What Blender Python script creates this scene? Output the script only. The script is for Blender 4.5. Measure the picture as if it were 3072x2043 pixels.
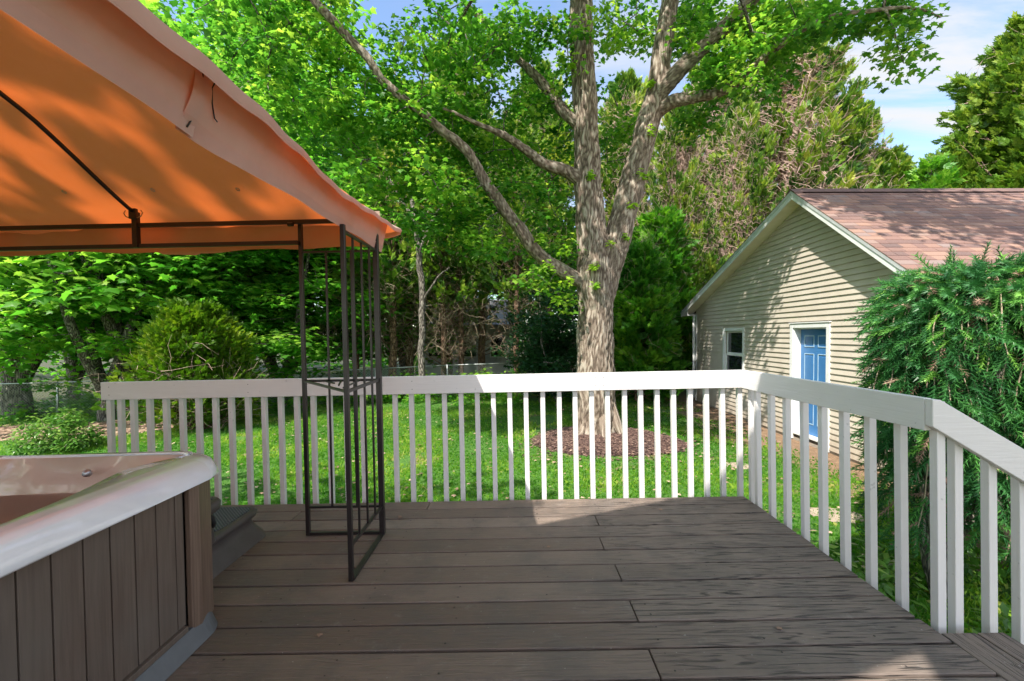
import bpy, math, random
import numpy as np
from mathutils import Vector, Matrix, noise as mnoise
rad = math.radians
for o in list(bpy.data.objects): bpy.data.objects.remove(o)
S = bpy.context.scene
C = S.collection

# ------------------------------------------------------------------ camera
FPX, PITCH, ROLL, YAW, TILT, EYE = 1283.21, -.0130, .0008, -.0071, .0209, 1.175
cd = bpy.data.cameras.new('camera'); cam = bpy.data.objects.new('camera', cd); C.objects.link(cam)
cd.sensor_width = 36; cd.lens = 36 * FPX / 3072; cd.clip_start = .02; cd.clip_end = 2000
cyw, syw = math.cos(YAW), math.sin(YAW)
Fv = np.array([syw * math.cos(PITCH), cyw * math.cos(PITCH), math.sin(PITCH)])
r0 = np.array([cyw, -syw, 0]); u0 = np.cross(r0, Fv)
Rv = r0 * math.cos(ROLL) + u0 * math.sin(ROLL); Uv = np.cross(Rv, Fv)
CAM = np.array([0, 0, EYE])
cam.matrix_world = Matrix(((Rv[0], Uv[0], -Fv[0], 0), (Rv[1], Uv[1], -Fv[1], 0), (Rv[2], Uv[2], -Fv[2], EYE), (0, 0, 0, 1)))
S.camera = cam
def tilt(p):
    c, s = math.cos(TILT), math.sin(TILT); return np.array([p[0]*c - p[2]*s, p[1], p[2]*c + p[0]*s])
def untilt(p):
    c, s = math.cos(TILT), math.sin(TILT); return np.array([p[0]*c + p[2]*s, p[1], p[2]*c - p[0]*s])
def at(x, y, Y, k=1.3028):                      # picture point (2358 px wide) at a distance Y, in world metres
    d = Fv + Rv * ((x*k) - 1536) / FPX - Uv * ((y*k) - 1021.5) / FPX
    return CAM + d * (Y / d[1])
def dk(x, y, ax, v):                            # picture point (3072 px wide) on a plane of the deck's own frame
    d = untilt(Fv + Rv * (x - 1536) / FPX - Uv * (y - 1021.5) / FPX); c = untilt(CAM)
    return c + d * ((v - c[ax]) / d[ax])

# ------------------------------------------------------------------ sky and sun
SD = Vector((-1, -1.3, 2.07)).normalized()       # towards the sun
elev = math.asin(SD.z); az = math.atan2(SD.x, SD.y)
W = bpy.data.worlds.new('World'); S.world = W; W.use_nodes = True
n = W.node_tree; n.nodes.clear()
def N(t, typ, **kw):
    a = t.nodes.new(typ)
    for k, v in kw.items():
        if k in a.inputs: a.inputs[k].default_value = v
        else: setattr(a, k, v)
    return a
out = N(n, 'ShaderNodeOutputWorld'); bg = N(n, 'ShaderNodeBackground', Strength=.15)
sky = N(n, 'ShaderNodeTexSky', sky_type='NISHITA', sun_disc=False, sun_elevation=elev, sun_rotation=az % (2*math.pi), air_density=1.0, dust_density=.6, ozone_density=1.6)
tc = N(n, 'ShaderNodeTexCoord'); sx = N(n, 'ShaderNodeSeparateXYZ'); n.links.new(tc.outputs['Generated'], sx.inputs[0])
zz = N(n, 'ShaderNodeMath', operation='MAXIMUM'); zz.inputs[1].default_value = .08; n.links.new(sx.outputs['Z'], zz.inputs[0])
dx = N(n, 'ShaderNodeMath', operation='DIVIDE'); dy = N(n, 'ShaderNodeMath', operation='DIVIDE')
n.links.new(sx.outputs['X'], dx.inputs[0]); n.links.new(zz.outputs[0], dx.inputs[1]); n.links.new(sx.outputs['Y'], dy.inputs[0]); n.links.new(zz.outputs[0], dy.inputs[1])
cb = N(n, 'ShaderNodeCombineXYZ'); n.links.new(dx.outputs[0], cb.inputs[0]); n.links.new(dy.outputs[0], cb.inputs[1])
mp = N(n, 'ShaderNodeMapping'); mp.inputs['Rotation'].default_value = (0, 0, .5); mp.inputs['Scale'].default_value = (.55, 1.9, 1); n.links.new(cb.outputs[0], mp.inputs[0])
n1 = N(n, 'ShaderNodeTexNoise', Scale=1.0, Detail=10.0, Roughness=.58, Distortion=.5); n.links.new(mp.outputs[0], n1.inputs['Vector'])
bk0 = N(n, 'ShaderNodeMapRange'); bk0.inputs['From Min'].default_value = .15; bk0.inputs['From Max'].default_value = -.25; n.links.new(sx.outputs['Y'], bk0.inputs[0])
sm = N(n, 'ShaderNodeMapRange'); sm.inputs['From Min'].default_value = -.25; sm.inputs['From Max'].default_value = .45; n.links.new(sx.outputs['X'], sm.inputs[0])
cr = N(n, 'ShaderNodeMapRange', interpolation_type='SMOOTHSTEP'); cr.inputs['From Min'].default_value = .41; cr.inputs['From Max'].default_value = .62; n.links.new(n1.outputs['Fac'], cr.inputs[0])
mu = N(n, 'ShaderNodeMath', operation='MULTIPLY', use_clamp=True); 
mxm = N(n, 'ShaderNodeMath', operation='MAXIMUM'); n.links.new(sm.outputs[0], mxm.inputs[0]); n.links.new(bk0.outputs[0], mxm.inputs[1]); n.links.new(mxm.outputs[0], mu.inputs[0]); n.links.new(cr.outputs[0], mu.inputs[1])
mx = N(n, 'ShaderNodeMix', data_type='RGBA'); n.links.new(mu.outputs[0], mx.inputs['Factor']); n.links.new(sky.outputs[0], mx.inputs[6])
cc = N(n, 'ShaderNodeMix', data_type='RGBA'); cc.inputs[6].default_value = (2.65, 2.7, 2.8, 1); cc.inputs[7].default_value = (7.2, 7.0, 6.7, 1)   # unseen clouds behind the camera, added and brightened as fill light
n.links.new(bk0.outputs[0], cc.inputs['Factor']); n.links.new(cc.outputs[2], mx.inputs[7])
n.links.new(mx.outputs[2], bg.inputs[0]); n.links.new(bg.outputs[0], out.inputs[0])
sl = bpy.data.lights.new('sun', 'SUN'); sl.energy = 3.9; sl.angle = rad(.53); sl.color = (1, .95, .86)
so = bpy.data.objects.new('sun', sl); C.objects.link(so); so.rotation_euler = SD.to_track_quat('Z', 'Y').to_euler()
S.view_settings.view_transform = 'Standard'; S.view_settings.look = 'None'; S.view_settings.gamma = 1; S.view_settings.exposure = 1.22
S.view_settings.use_curve_mapping = False
S.cycles.max_bounces = 8; S.cycles.diffuse_bounces = 4; S.cycles.transmission_bounces = 6; S.cycles.transparent_max_bounces = 8
S.cycles.caustics_reflective = False; S.cycles.caustics_refractive = False; S.cycles.sample_clamp_indirect = 6
S.cycles.use_denoising = True

# ------------------------------------------------------------------ materials
MATS = {}
def newmat(name):
    m = bpy.data.materials.new(name); m.use_nodes = True; t = m.node_tree; t.nodes.clear(); MATS[name] = m
    o = N(t, 'ShaderNodeOutputMaterial'); p = N(t, 'ShaderNodeBsdfPrincipled'); t.links.new(p.outputs[0], o.inputs[0])
    return m, t, o, p
def ramp(t, fac, stops):
    r = N(t, 'ShaderNodeValToRGB'); e = r.color_ramp.elements
    while len(e) < len(stops): e.new(.5)
    for el, (pos, col) in zip(e, stops): el.position = pos; el.color = (*col, 1)
    t.links.new(fac, r.inputs[0]); return r.outputs[0]
def coords(t, kind='Object', scale=(1, 1, 1), rot=(0, 0, 0)):
    c = N(t, 'ShaderNodeTexCoord'); m = N(t, 'ShaderNodeMapping'); m.inputs['Scale'].default_value = scale; m.inputs['Rotation'].default_value = rot
    t.links.new(c.outputs[kind], m.inputs[0]); return m.outputs[0]
def noise(t, vec, scale, detail=4, rough=.55, dist=0):
    a = N(t, 'ShaderNodeTexNoise', Scale=scale, Detail=detail, Roughness=rough, Distortion=dist); t.links.new(vec, a.inputs['Vector']); return a.outputs['Fac']
def bump(t, p, h, strength=.3, dist=.01):
    b = N(t, 'ShaderNodeBump', Strength=strength, Distance=dist); t.links.new(h, b.inputs['Height']); t.links.new(b.outputs[0], p.inputs['Normal'])
def mixc(t, f, a, b, mode='MIX'):
    m = N(t, 'ShaderNodeMix', data_type='RGBA', blend_type=mode)
    if isinstance(f, float): m.inputs['Factor'].default_value = f
    else: t.links.new(f, m.inputs['Factor'])
    for s, v in ((m.inputs[6], a), (m.inputs[7], b)):
        if isinstance(v, tuple): s.default_value = (*v, 1)
        else: t.links.new(v, s)
    return m.outputs[2]
def math_(t, op, a, b=None, clamp=False):
    m = N(t, 'ShaderNodeMath', operation=op, use_clamp=clamp)
    for i, v in enumerate((a, b)):
        if v is None: continue
        if isinstance(v, (int, float)): m.inputs[i].default_value = v
        else: t.links.new(v, m.inputs[i])
    return m.outputs[0]
def maprange(t, v, a, b, c=0., d=1.):
    m = N(t, 'ShaderNodeMapRange', interpolation_type='SMOOTHSTEP'); m.inputs['From Min'].default_value = a; m.inputs['From Max'].default_value = b
    m.inputs['To Min'].default_value = c; m.inputs['To Max'].default_value = d; t.links.new(v, m.inputs[0]); return m.outputs[0]

def painted_wood(name, col, axis, rough=.45, grain=.12):
    m, t, o, p = newmat(name)
    sc = [22, 22, 22]; sc[axis] = 1.1
    g = noise(t, coords(t, 'Object', sc), 3.0, 6, .6, .6); d = noise(t, coords(t), 5.0, 4)
    c = mixc(t, maprange(t, g, .35, .75), tuple(x*(1-grain*.6) for x in col), col)
    spots = maprange(t, noise(t, coords(t), 34.0, 2), .70, .76)
    c = mixc(t, maprange(t, d, .3, .75), tuple(x*.93 for x in col), c)
    c = mixc(t, spots, c, tuple(x*.72 for x in col))
    t.links.new(c, p.inputs['Base Color']); p.inputs['Roughness'].default_value = rough
    bump(t, p, math_(t, 'ADD', g, math_(t, 'MULTIPLY', d, .4)), .45, .004); return m
WHITE = [painted_wood('white_paint_%s' % 'xyz'[i], (.73, .70, .69), i) for i in range(3)]

def deck_mat(name, axis):
    m, t, o, p = newmat(name)
    rr = N(t, 'ShaderNodeObjectInfo'); geo = N(t, 'ShaderNodeAttribute', attribute_name='rnd')
    sc = [15, 15, 15]; sc[axis] = .8
    mpn = N(t, 'ShaderNodeMapping'); mpn.inputs['Scale'].default_value = sc
    tcn = N(t, 'ShaderNodeTexCoord'); off = N(t, 'ShaderNodeCombineXYZ'); add = N(t, 'ShaderNodeVectorMath', operation='ADD')
    t.links.new(math_(t, 'MULTIPLY', geo.outputs['Fac'], 17.0), off.inputs[2]); t.links.new(tcn.outputs['Object'], add.inputs[0]); t.links.new(off.outputs[0], add.inputs[1]); t.links.new(add.outputs[0], mpn.inputs[0])
    v = mpn.outputs[0]
    wv = N(t, 'ShaderNodeTexNoise', Scale=.9, Detail=3.0, Roughness=.5, Distortion=.3); t.links.new(v, wv.inputs['Vector'])
    rings = math_(t, 'SINE', math_(t, 'MULTIPLY', wv.outputs['Fac'], 90.0))
    fine = noise(t, v, 6.0, 8, .7, .4)
    x = N(t, 'ShaderNodeSeparateXYZ'); t.links.new(tcn.outputs['Object'], x.inputs[0])
    wearn = noise(t, coords(t), 2.2, 5, .6)
    weath = math_(t, 'MULTIPLY', maprange(t, math_(t, 'ADD', x.outputs['X'], math_(t, 'MULTIPLY', wearn, 1.6)), .7, 2.0), .9)   # bare weathered grain towards the right
    crack = maprange(t, math_(t, 'ADD', math_(t, 'MULTIPLY', rings, .13), fine), .455, .31)
    crack = math_(t, 'MULTIPLY', crack, math_(t, 'ADD', weath, .12), True)
    base = mixc(t, geo.outputs['Fac'], (.145, .103, .080), (.235, .176, .140))
    base = mixc(t, weath, base, (.190, .147, .122))
    base = mixc(t, maprange(t, noise(t, coords(t), 2.6, 7, .7), .42, .66), base, mixc(t, .62, base, (.105, .09, .08)))
    dust = maprange(t, noise(t, coords(t, 'Object', (1, 1, 1)), 9.0, 8, .75), .56, .74)
    base = mixc(t, math_(t, 'MULTIPLY', dust, .42), base, (.31, .275, .245))
    base = mixc(t, crack, base, (.040, .033, .030))
    fl = maprange(t, noise(t, coords(t), 60.0, 2, .5), .735, .76)
    base = mixc(t, math_(t, 'MULTIPLY', fl, .55), base, (.45, .41, .38))
    t.links.new(base, p.inputs['Base Color'])
    t.links.new(maprange(t, fine, .3, .7, .42, .72), p.inputs['Roughness']); p.inputs['Specular IOR Level'].default_value = .35
    hgt = math_(t, 'SUBTRACT', math_(t, 'MULTIPLY', fine, .5), math_(t, 'MULTIPLY', crack, 1.2))
    bump(t, p, math_(t, 'ADD', hgt, math_(t, 'MULTIPLY', rings, .05)), .55, .006); return m
DECKX, DECKY = deck_mat('deck_paint_x', 0), deck_mat('deck_paint_y', 1)

def simple(name, col, rough=.6, metal=0., var=.12, sc=6., bs=.15, bd=.004, spec=.5):
    m, t, o, p = newmat(name)
    f = noise(t, coords(t), sc, 6, .6)
    t.links.new(mixc(t, maprange(t, f, .3, .7), tuple(x*(1-var) for x in col), tuple(min(1, x*(1+var)) for x in col)), p.inputs['Base Color'])
    p.inputs['Roughness'].default_value = rough; p.inputs['Metallic'].default_value = metal; p.inputs['Specular IOR Level'].default_value = spec
    if bs: bump(t, p, noise(t, coords(t), sc*6, 4), bs, bd)
    return m
simple('nail', (.03, .025, .022), .5, .3, .1); simple('dark_metal', (.018, .014, .014), .32, .0, .25, 9, .1, .001)
simple('galv', (.42, .43, .44), .4, .8, .15, 8); simple('black_gap', (.008, .008, .008), .8)
simple('plank_base', (.11, .115, .125), .45, 0, .2, 5); simple('step_plastic', (.070, .060, .056), .42, 0, .15, 12, .3, .002)
simple('grey_plastic', (.10, .11, .13), .5); simple('mud', (.1, .07, .05), .9)
m, t, o, p = newmat('siding'); v = coords(t); z_ = N(t, 'ShaderNodeSeparateXYZ'); t.links.new(v, z_.inputs[0])
c = mixc(t, maprange(t, noise(t, v, 3, 5), .3, .7), (.50, .435, .365), (.55, .485, .41))
c = mixc(t, math_(t, 'MULTIPLY', maprange(t, math_(t, 'ADD', z_.outputs['Z'], math_(t, 'MULTIPLY', noise(t, coords(t, 'Object', (1, 5, 1)), 2.5, 6, .7), .9)), 1.05, .35), .5), c, (.27, .19, .12))   # mud splashed up near the ground
c = mixc(t, math_(t, 'MULTIPLY', maprange(t, noise(t, coords(t, 'Object', (1, 9, .8)), 1.2, 6, .7), .55, .72), .22), c, (.33, .32, .25))
t.links.new(c, p.inputs['Base Color']); p.inputs['Roughness'].default_value = .55
simple('trim_white', (.74, .74, .73), .45, 0, .06, 4, .1)
simple('soffit', (.80, .74, .60), .6, 0, .05, 4); simple('fascia_metal', (.66, .67, .69), .3, .25, .1, 6, .1, .002)
simple('blue_door', (.05, .18, .42), .35, 0, .08, 2, .03); simple('blue_edge', (.35, .5, .62), .5, 0, .1, 10)
simple('foundation', (.35, .30, .25), .85, 0, .25, 3, .4, .01); simple('house_wall', (.55, .56, .58), .7, 0, .08, 2)
simple('house_roof', (.20, .20, .21), .85, 0, .25, 12, .4); simple('flagstone', (.36, .28, .22), .85, 0, .2, 6, .5, .01)
simple('ceiling_wood', (.35, .32, .30), .8); simple('fence_wire', (.40, .42, .42), .45, .6, .1)

def bark(name, a, b, scale=1., depth=.03):
    m, t, o, p = newmat(name)
    v = coords(t, 'Object', (7.5*scale, 7.5*scale, 1.15*scale))
    w = noise(t, v, .8, 3, .5)
    vv = N(t, 'ShaderNodeVectorMath', operation='ADD'); cc = N(t, 'ShaderNodeCombineXYZ'); t.links.new(math_(t, 'MULTIPLY', w, 2.2), cc.inputs[0]); t.links.new(math_(t, 'MULTIPLY', w, 1.4), cc.inputs[1])
    t.links.new(v, vv.inputs[0]); t.links.new(cc.outputs[0], vv.inputs[1])
    vo = N(t, 'ShaderNodeTexVoronoi', feature='DISTANCE_TO_EDGE', Scale=1.9); t.links.new(vv.outputs[0], vo.inputs['Vector'])
    f = noise(t, v, 3.0, 8, .65)
    h = math_(t, 'ADD', maprange(t, vo.outputs['Distance'], 0., .30), math_(t, 'MULTIPLY', f, .5))
    c = ramp(t, h, [(.22, tuple(x*.22 for x in a)), (.60, a), (1.2, b)])
    lich = maprange(t, noise(t, coords(t), 2.3, 5, .7), .58, .70)
    c = mixc(t, math_(t, 'MULTIPLY', lich, .30), c, (b[0]*.9, b[1]*1.05, b[2]*.75))
    t.links.new(c, p.inputs['Base Color']); p.inputs['Roughness'].default_value = .9; bump(t, p, h, 1.0, depth); return m
bark('bark_maple', (.31, .235, .18), (.50, .425, .35), 1.6, .03)
m, t, o, p = newmat('bark_ridged'); v = coords(t, 'Object', (26, 26, 6)); f = noise(t, v, 1.6, 8, .7); ar_ = N(t, 'ShaderNodeAttribute', attribute_name='rnd')
h = math_(t, 'ADD', ar_.outputs['Fac'], math_(t, 'MULTIPLY', math_(t, 'SUBTRACT', f, .5), .55))
c = ramp(t, h, [(.05, (.045, .030, .022)), (.35, (.15, .108, .080)), (.72, (.29, .228, .178)), (1.05, (.44, .375, .31))])
c = mixc(t, math_(t, 'MULTIPLY', maprange(t, noise(t, coords(t), 2.0, 6, .7), .55, .70), .35), c, (.33, .34, .25))
t.links.new(c, p.inputs['Base Color']); p.inputs['Roughness'].default_value = .9; bump(t, p, f, 1., .02); bark('bark_grey', (.16, .13, .11), (.33, .29, .25), 2., .02)
bark('bark_red', (.20, .105, .065), (.40, .24, .16), 2.5, .02); simple('twig_tan', (.40, .31, .22), .9, 0, .3, 3, 0); simple('twig_dark', (.10, .075, .055), .9, 0, .3, 3, 0)
simple('twig_pink', (.60, .42, .34), .9, 0, .3, 2, 0)

def leaf_mat(name, stops, trans, tmix=.42, rough=.45):
    m, t, o, p = newmat(name)
    a = N(t, 'ShaderNodeAttribute', attribute_name='rnd'); c = ramp(t, a.outputs['Fac'], stops)
    t.links.new(c, p.inputs['Base Color']); p.inputs['Roughness'].default_value = rough; p.inputs['Specular IOR Level'].default_value = .35
    tr = N(t, 'ShaderNodeBsdfTranslucent'); t.links.new(mixc(t, 1., c, trans, 'MULTIPLY'), tr.inputs[0])
    ms = N(t, 'ShaderNodeMixShader'); ms.inputs[0].default_value = tmix
    t.links.new(p.outputs[0], ms.inputs[1]); t.links.new(tr.outputs[0], ms.inputs[2]); t.links.new(ms.outputs[0], o.inputs[0]); return m
leaf_mat('leaf_maple', [(0, (.012, .070, .008)), (.30, (.045, .155, .018)), (.6, (.115, .27, .028)), (1, (.40, .50, .07))], (2.2, 2.4, 1.6), .45)
leaf_mat('leaf_fresh', [(0, (.12, .30, .02)), (1, (.42, .55, .06))], (2., 2.2, 1.4), .45)
leaf_mat('leaf_back', [(0, (.025, .115, .010)), (.45, (.075, .225, .022)), (1, (.29, .43, .055))], (2.2, 2.5, 1.6), .5)
leaf_mat('leaf_gold', [(0, (.045, .12, .008)), (.6, (.11, .21, .012)), (1, (.26, .33, .02))], (1.8, 2., 1.2), .35)
leaf_mat('leaf_cypress', [(0, (.026, .085, .014)), (.35, (.095, .21, .024)), (.75, (.26, .37, .04)), (1, (.44, .46, .08))], (1.8, 2., 1.2), .3)
leaf_mat('leaf_cedar', [(0, (.035, .10, .012)), (.45, (.12, .23, .025)), (1, (.36, .42, .05))], (1.8, 2., 1.2), .3)
leaf_mat('leaf_dark', [(0, (.008, .038, .012)), (.7, (.020, .072, .020)), (1, (.05, .14, .03))], (1.6, 2., 1.2), .25)
leaf_mat('leaf_arbor', [(0, (.022, .10, .012)), (.5, (.065, .22, .018)), (1, (.20, .38, .03))], (1.8, 2.1, 1.2), .35)
leaf_mat('needle', [(0, (.015, .070, .022)), (.45, (.040, .155, .042)), (.75, (.085, .26, .052)), (1, (.26, .50, .08))], (1.3, 1.6, 1.2), .22, .4)
leaf_mat('grass_blade', [(0, (.030, .14, .008)), (.45, (.095, .25, .022)), (.85, (.27, .40, .045)), (1, (.45, .42, .14))], (1.8, 2., 1.2), .4)
leaf_mat('shrub_leaf', [(0, (.028, .10, .014)), (.6, (.085, .20, .03)), (1, (.25, .36, .08))], (1.5, 1.8, 1.2), .3, .3)

m, t, o, p = newmat('fabric')                                            # tan canopy cloth that glows orange with the sun behind it
f = noise(t, coords(t), 3.0, 6, .6); fw = noise(t, coords(t, 'Object', (1, 1, 1)), 260.0, 2, .5)
c = mixc(t, maprange(t, f, .3, .7), (.56, .42, .34), (.64, .49, .41))
t.links.new(c, p.inputs['Base Color']); p.inputs['Roughness'].default_value = .8; p.inputs['Specular IOR Level'].default_value = .15
tr = N(t, 'ShaderNodeBsdfTranslucent'); tr.inputs[0].default_value = (.95, .19, .036, 1)
ms = N(t, 'ShaderNodeMixShader'); ms.inputs[0].default_value = .38
t.links.new(p.outputs[0], ms.inputs[1]); t.links.new(tr.outputs[0], ms.inputs[2]); t.links.new(ms.outputs[0], o.inputs[0])
bump(t, p, math_(t, 'ADD', noise(t, coords(t), 5.0, 5, .6), math_(t, 'MULTIPLY', fw, .02)), .35, .02)

m, t, o, p = newmat('acrylic')                                           # marbled pearl acrylic of the tub
g = noise(t, coords(t), 2.0, 6, .6, 2.5); g2 = noise(t, coords(t), 7.0, 6, .65, 1.5)
c = mixc(t, maprange(t, g, .35, .65), (.72, .725, .77), (.81, .81, .85)); c = mixc(t, math_(t, 'MULTIPLY', maprange(t, g2, .52, .56), .25), c, (.80, .80, .82))
t.links.new(c, p.inputs['Base Color']); p.inputs['Roughness'].default_value = .16; p.inputs['Coat Weight'].default_value = 1.; p.inputs['Coat Roughness'].default_value = .02; p.inputs['Coat Roughness'].default_value = .05
bump(t, p, noise(t, coords(t), 3.5, 3, .5, 1.5), .25, .02)
m, t, o, p = newmat('basin_canopy_tint'); g = noise(t, coords(t), 3.0, 5, .6, 2.)  # the canopy's warm light is put into this tan basin colour
t.links.new(mixc(t, g, (.52, .37, .29), (.64, .49, .40)), p.inputs['Base Color']); p.inputs['Roughness'].default_value = .12; p.inputs['Coat Weight'].default_value = .6
m, t, o, p = newmat('water'); p.inputs['Base Color'].default_value = (.30, .33, .34, 1); p.inputs['Roughness'].default_value = .03; p.inputs['IOR'].default_value = 1.33
tb_ = N(t, 'ShaderNodeBsdfTransparent'); tb_.inputs[0].default_value = (.86, .90, .90, 1); ms = N(t, 'ShaderNodeMixShader'); fr_ = N(t, 'ShaderNodeFresnel', IOR=1.33)
t.links.new(math_(t, 'ADD', fr_.outputs[0], .12, True), ms.inputs[0]); t.links.new(tb_.outputs[0], ms.inputs[1]); gl_ = N(t, 'ShaderNodeBsdfGlossy', Roughness=.04); t.links.new(gl_.outputs[0], ms.inputs[2]); t.links.new(ms.outputs[0], o.inputs[0])
m, t, o, p = newmat('tub_plank')
g = noise(t, coords(t, 'Object', (30, 30, 1.2)), 3.0, 8, .65, .5); lo = noise(t, coords(t), 2.0, 3)
c = mixc(t, maprange(t, g, .3, .72), (.095, .064, .049), (.135, .096, .075)); c = mixc(t, maprange(t, lo, .35, .7), c, mixc(t, .5, c, (.13, .115, .10)))
t.links.new(c, p.inputs['Base Color']); p.inputs['Roughness'].default_value = .5; bump(t, p, g, .35, .002)
m, t, o, p = newmat('tub_corner')
g = noise(t, coords(t, 'Object', (40, 40, 1.2)), 3.0, 8, .65, .5)
c = mixc(t, maprange(t, g, .3, .7), (.10, .062, .045), (.19, .125, .09))
t.links.new(c, p.inputs['Base Color']); p.inputs['Roughness'].default_value = .45; bump(t, p, g, .3, .002)
m, t, o, p = newmat('rubber_mat')
wv = N(t, 'ShaderNodeTexWave', wave_type='BANDS', bands_direction='DIAGONAL', Scale=34.0); t.links.new(coords(t), wv.inputs['Vector'])
t.links.new(mixc(t, wv.outputs['Fac'], (.02, .028, .03), (.10, .115, .115)), p.inputs['Base Color']); p.inputs['Roughness'].default_value = .7; bump(t, p, wv.outputs['Fac'], .6, .004)

m, t, o, p = newmat('glass'); p.inputs['Base Color'].default_value = (.02, .025, .028, 1); p.inputs['Roughness'].default_value = .04; p.inputs['Specular IOR Level'].default_value = .9
m, t, o, p = newmat('shingle')                                            # each shingle tab its own tone
v = coords(t, 'Object', (1, 1, 1))
at_ = N(t, 'ShaderNodeAttribute', attribute_name='rnd')
c = ramp(t, at_.outputs['Fac'], [(0, (.10, .062, .058)), (.3, (.155, .085, .072)), (.6, (.20, .108, .085)), (.85, (.26, .150, .108)), (1, (.19, .145, .14))])
gr = noise(t, v, 140.0, 4, .7)
c = mixc(t, math_(t, 'MULTIPLY', maprange(t, gr, .35, .7), .45), c, mixc(t, .6, c, (.36, .25, .215)))
t.links.new(c, p.inputs['Base Color']); p.inputs['Roughness'].default_value = .92; bump(t, p, gr, .5, .004)
m, t, o, p = newmat('ground')
v = coords(t); a1 = noise(t, v, .9, 6, .6); a2 = noise(t, v, 14.0, 6, .7)
gcol = mixc(t, maprange(t, a2, .3, .7), (.030, .100, .010), (.085, .200, .020)); dirt = mixc(t, maprange(t, a2, .3, .7), (.17, .105, .06), (.30, .19, .115))
xy = N(t, 'ShaderNodeSeparateXYZ'); t.links.new(v, xy.inputs[0])
gd = maprange(t, math_(t, 'ADD', xy.outputs['X'], math_(t, 'MULTIPLY', a1, 2.0)), 4.75, 5.7)   # bare earth beside the garage
bare = maprange(t, math_(t, 'ADD', noise(t, v, .9, 6, .66), math_(t, 'MULTIPLY', xy.outputs['X'], .012)), .56, .66)
far = maprange(t, math_(t, 'ADD', xy.outputs['Y'], math_(t, 'MULTIPLY', a1, 3.0)), 15.2, 17.)
fm = math_(t, 'MAXIMUM', math_(t, 'MAXIMUM', gd, math_(t, 'MULTIPLY', bare, .7)), far)
gl = mixc(t, maprange(t, a2, .3, .7), (.035, .050, .018), (.10, .085, .045))
t.links.new(mixc(t, far, mixc(t, fm, gcol, dirt), gl), p.inputs['Base Color']); p.inputs['Roughness'].default_value = .95; bump(t, p, a2, .8, .04)
m, t, o, p = newmat('mulch'); v = coords(t)
vo = N(t, 'ShaderNodeTexVoronoi', Scale=34.0); t.links.new(v, vo.inputs['Vector'])
t.links.new(mixc(t, maprange(t, noise(t, v, 30, 5, .7), .3, .7), (.045, .024, .020), (.16, .092, .075)), p.inputs['Base Color']); p.inputs['Roughness'].default_value = .95; bump(t, p, vo.outputs['Distance'], 1., .03)
m, t, o, p = newmat('chip'); a = N(t, 'ShaderNodeAttribute', attribute_name='rnd')
t.links.new(ramp(t, a.outputs['Fac'], [(0, (.035, .016, .015)), (.6, (.115, .062, .050)), (1, (.26, .165, .125))]), p.inputs['Base Color']); p.inputs['Roughness'].default_value = .9
m, t, o, p = newmat('dry_leaf'); a = N(t, 'ShaderNodeAttribute', attribute_name='rnd')
t.links.new(ramp(t, a.outputs['Fac'], [(0, (.12, .07, .045)), (.6, (.32, .20, .14)), (1, (.50, .36, .26))]), p.inputs['Base Color']); p.inputs['Roughness'].default_value = .9

# ------------------------------------------------------------------ builders
def raw_mesh(name, V, Fc, rnd=None, smooth=False):
    """V (n,3) array; Fc (m,k) array of equal-sized faces, or a list of faces"""
    me = bpy.data.meshes.new(name)
    if isinstance(Fc, np.ndarray):
        V = np.ascontiguousarray(V, np.float32); k = Fc.shape[1]; m_ = len(Fc)
        me.vertices.add(len(V)); me.vertices.foreach_set('co', V.ravel())
        me.loops.add(m_*k); me.loops.foreach_set('vertex_index', np.ascontiguousarray(Fc, np.int32).ravel())
        me.polygons.add(m_); me.polygons.foreach_set('loop_start', np.arange(0, m_*k, k, dtype=np.int32)); me.polygons.foreach_set('loop_total', np.full(m_, k, np.int32))
        me.update(calc_edges=True)
    else:
        me.from_pydata([tuple(map(float, v)) for v in V], [], [tuple(f) for f in Fc]); me.update()
    if rnd is not None:
        a = me.attributes.new('rnd', 'FLOAT', 'POINT'); a.data.foreach_set('value', np.ascontiguousarray(rnd, np.float32))
    if smooth: me.polygons.foreach_set('use_smooth', np.ones(len(me.polygons), bool))
    return me
def link(name, me, mat, parent=None, mats=None):
    o = bpy.data.objects.new(name, me); C.objects.link(o)
    if not len(me.materials):
        for q in (mats or [mat]): me.materials.append(MATS[q] if isinstance(q, str) else q)
    if parent: o.parent = parent
    return o
def tag(o, label=None, cat=None, group=None, kind=None):
    for k, v in (('label', label), ('category', cat), ('group', group), ('kind', kind)):
        if v: o[k] = v
    return o
BASE = [np.zeros(3)]
def thing(name, label, cat, base, deck=False, group=None, rz=0.):
    o = bpy.data.objects.new(name, None); C.objects.link(o); o.empty_display_size = .2
    b = np.array(base, float); BASE[0] = b
    if deck: o.location = tilt(b); o.rotation_euler = (0, -TILT, 0)
    else: o.location = b; o.rotation_euler = (0, 0, rz)
    return tag(o, label, cat, group)
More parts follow.
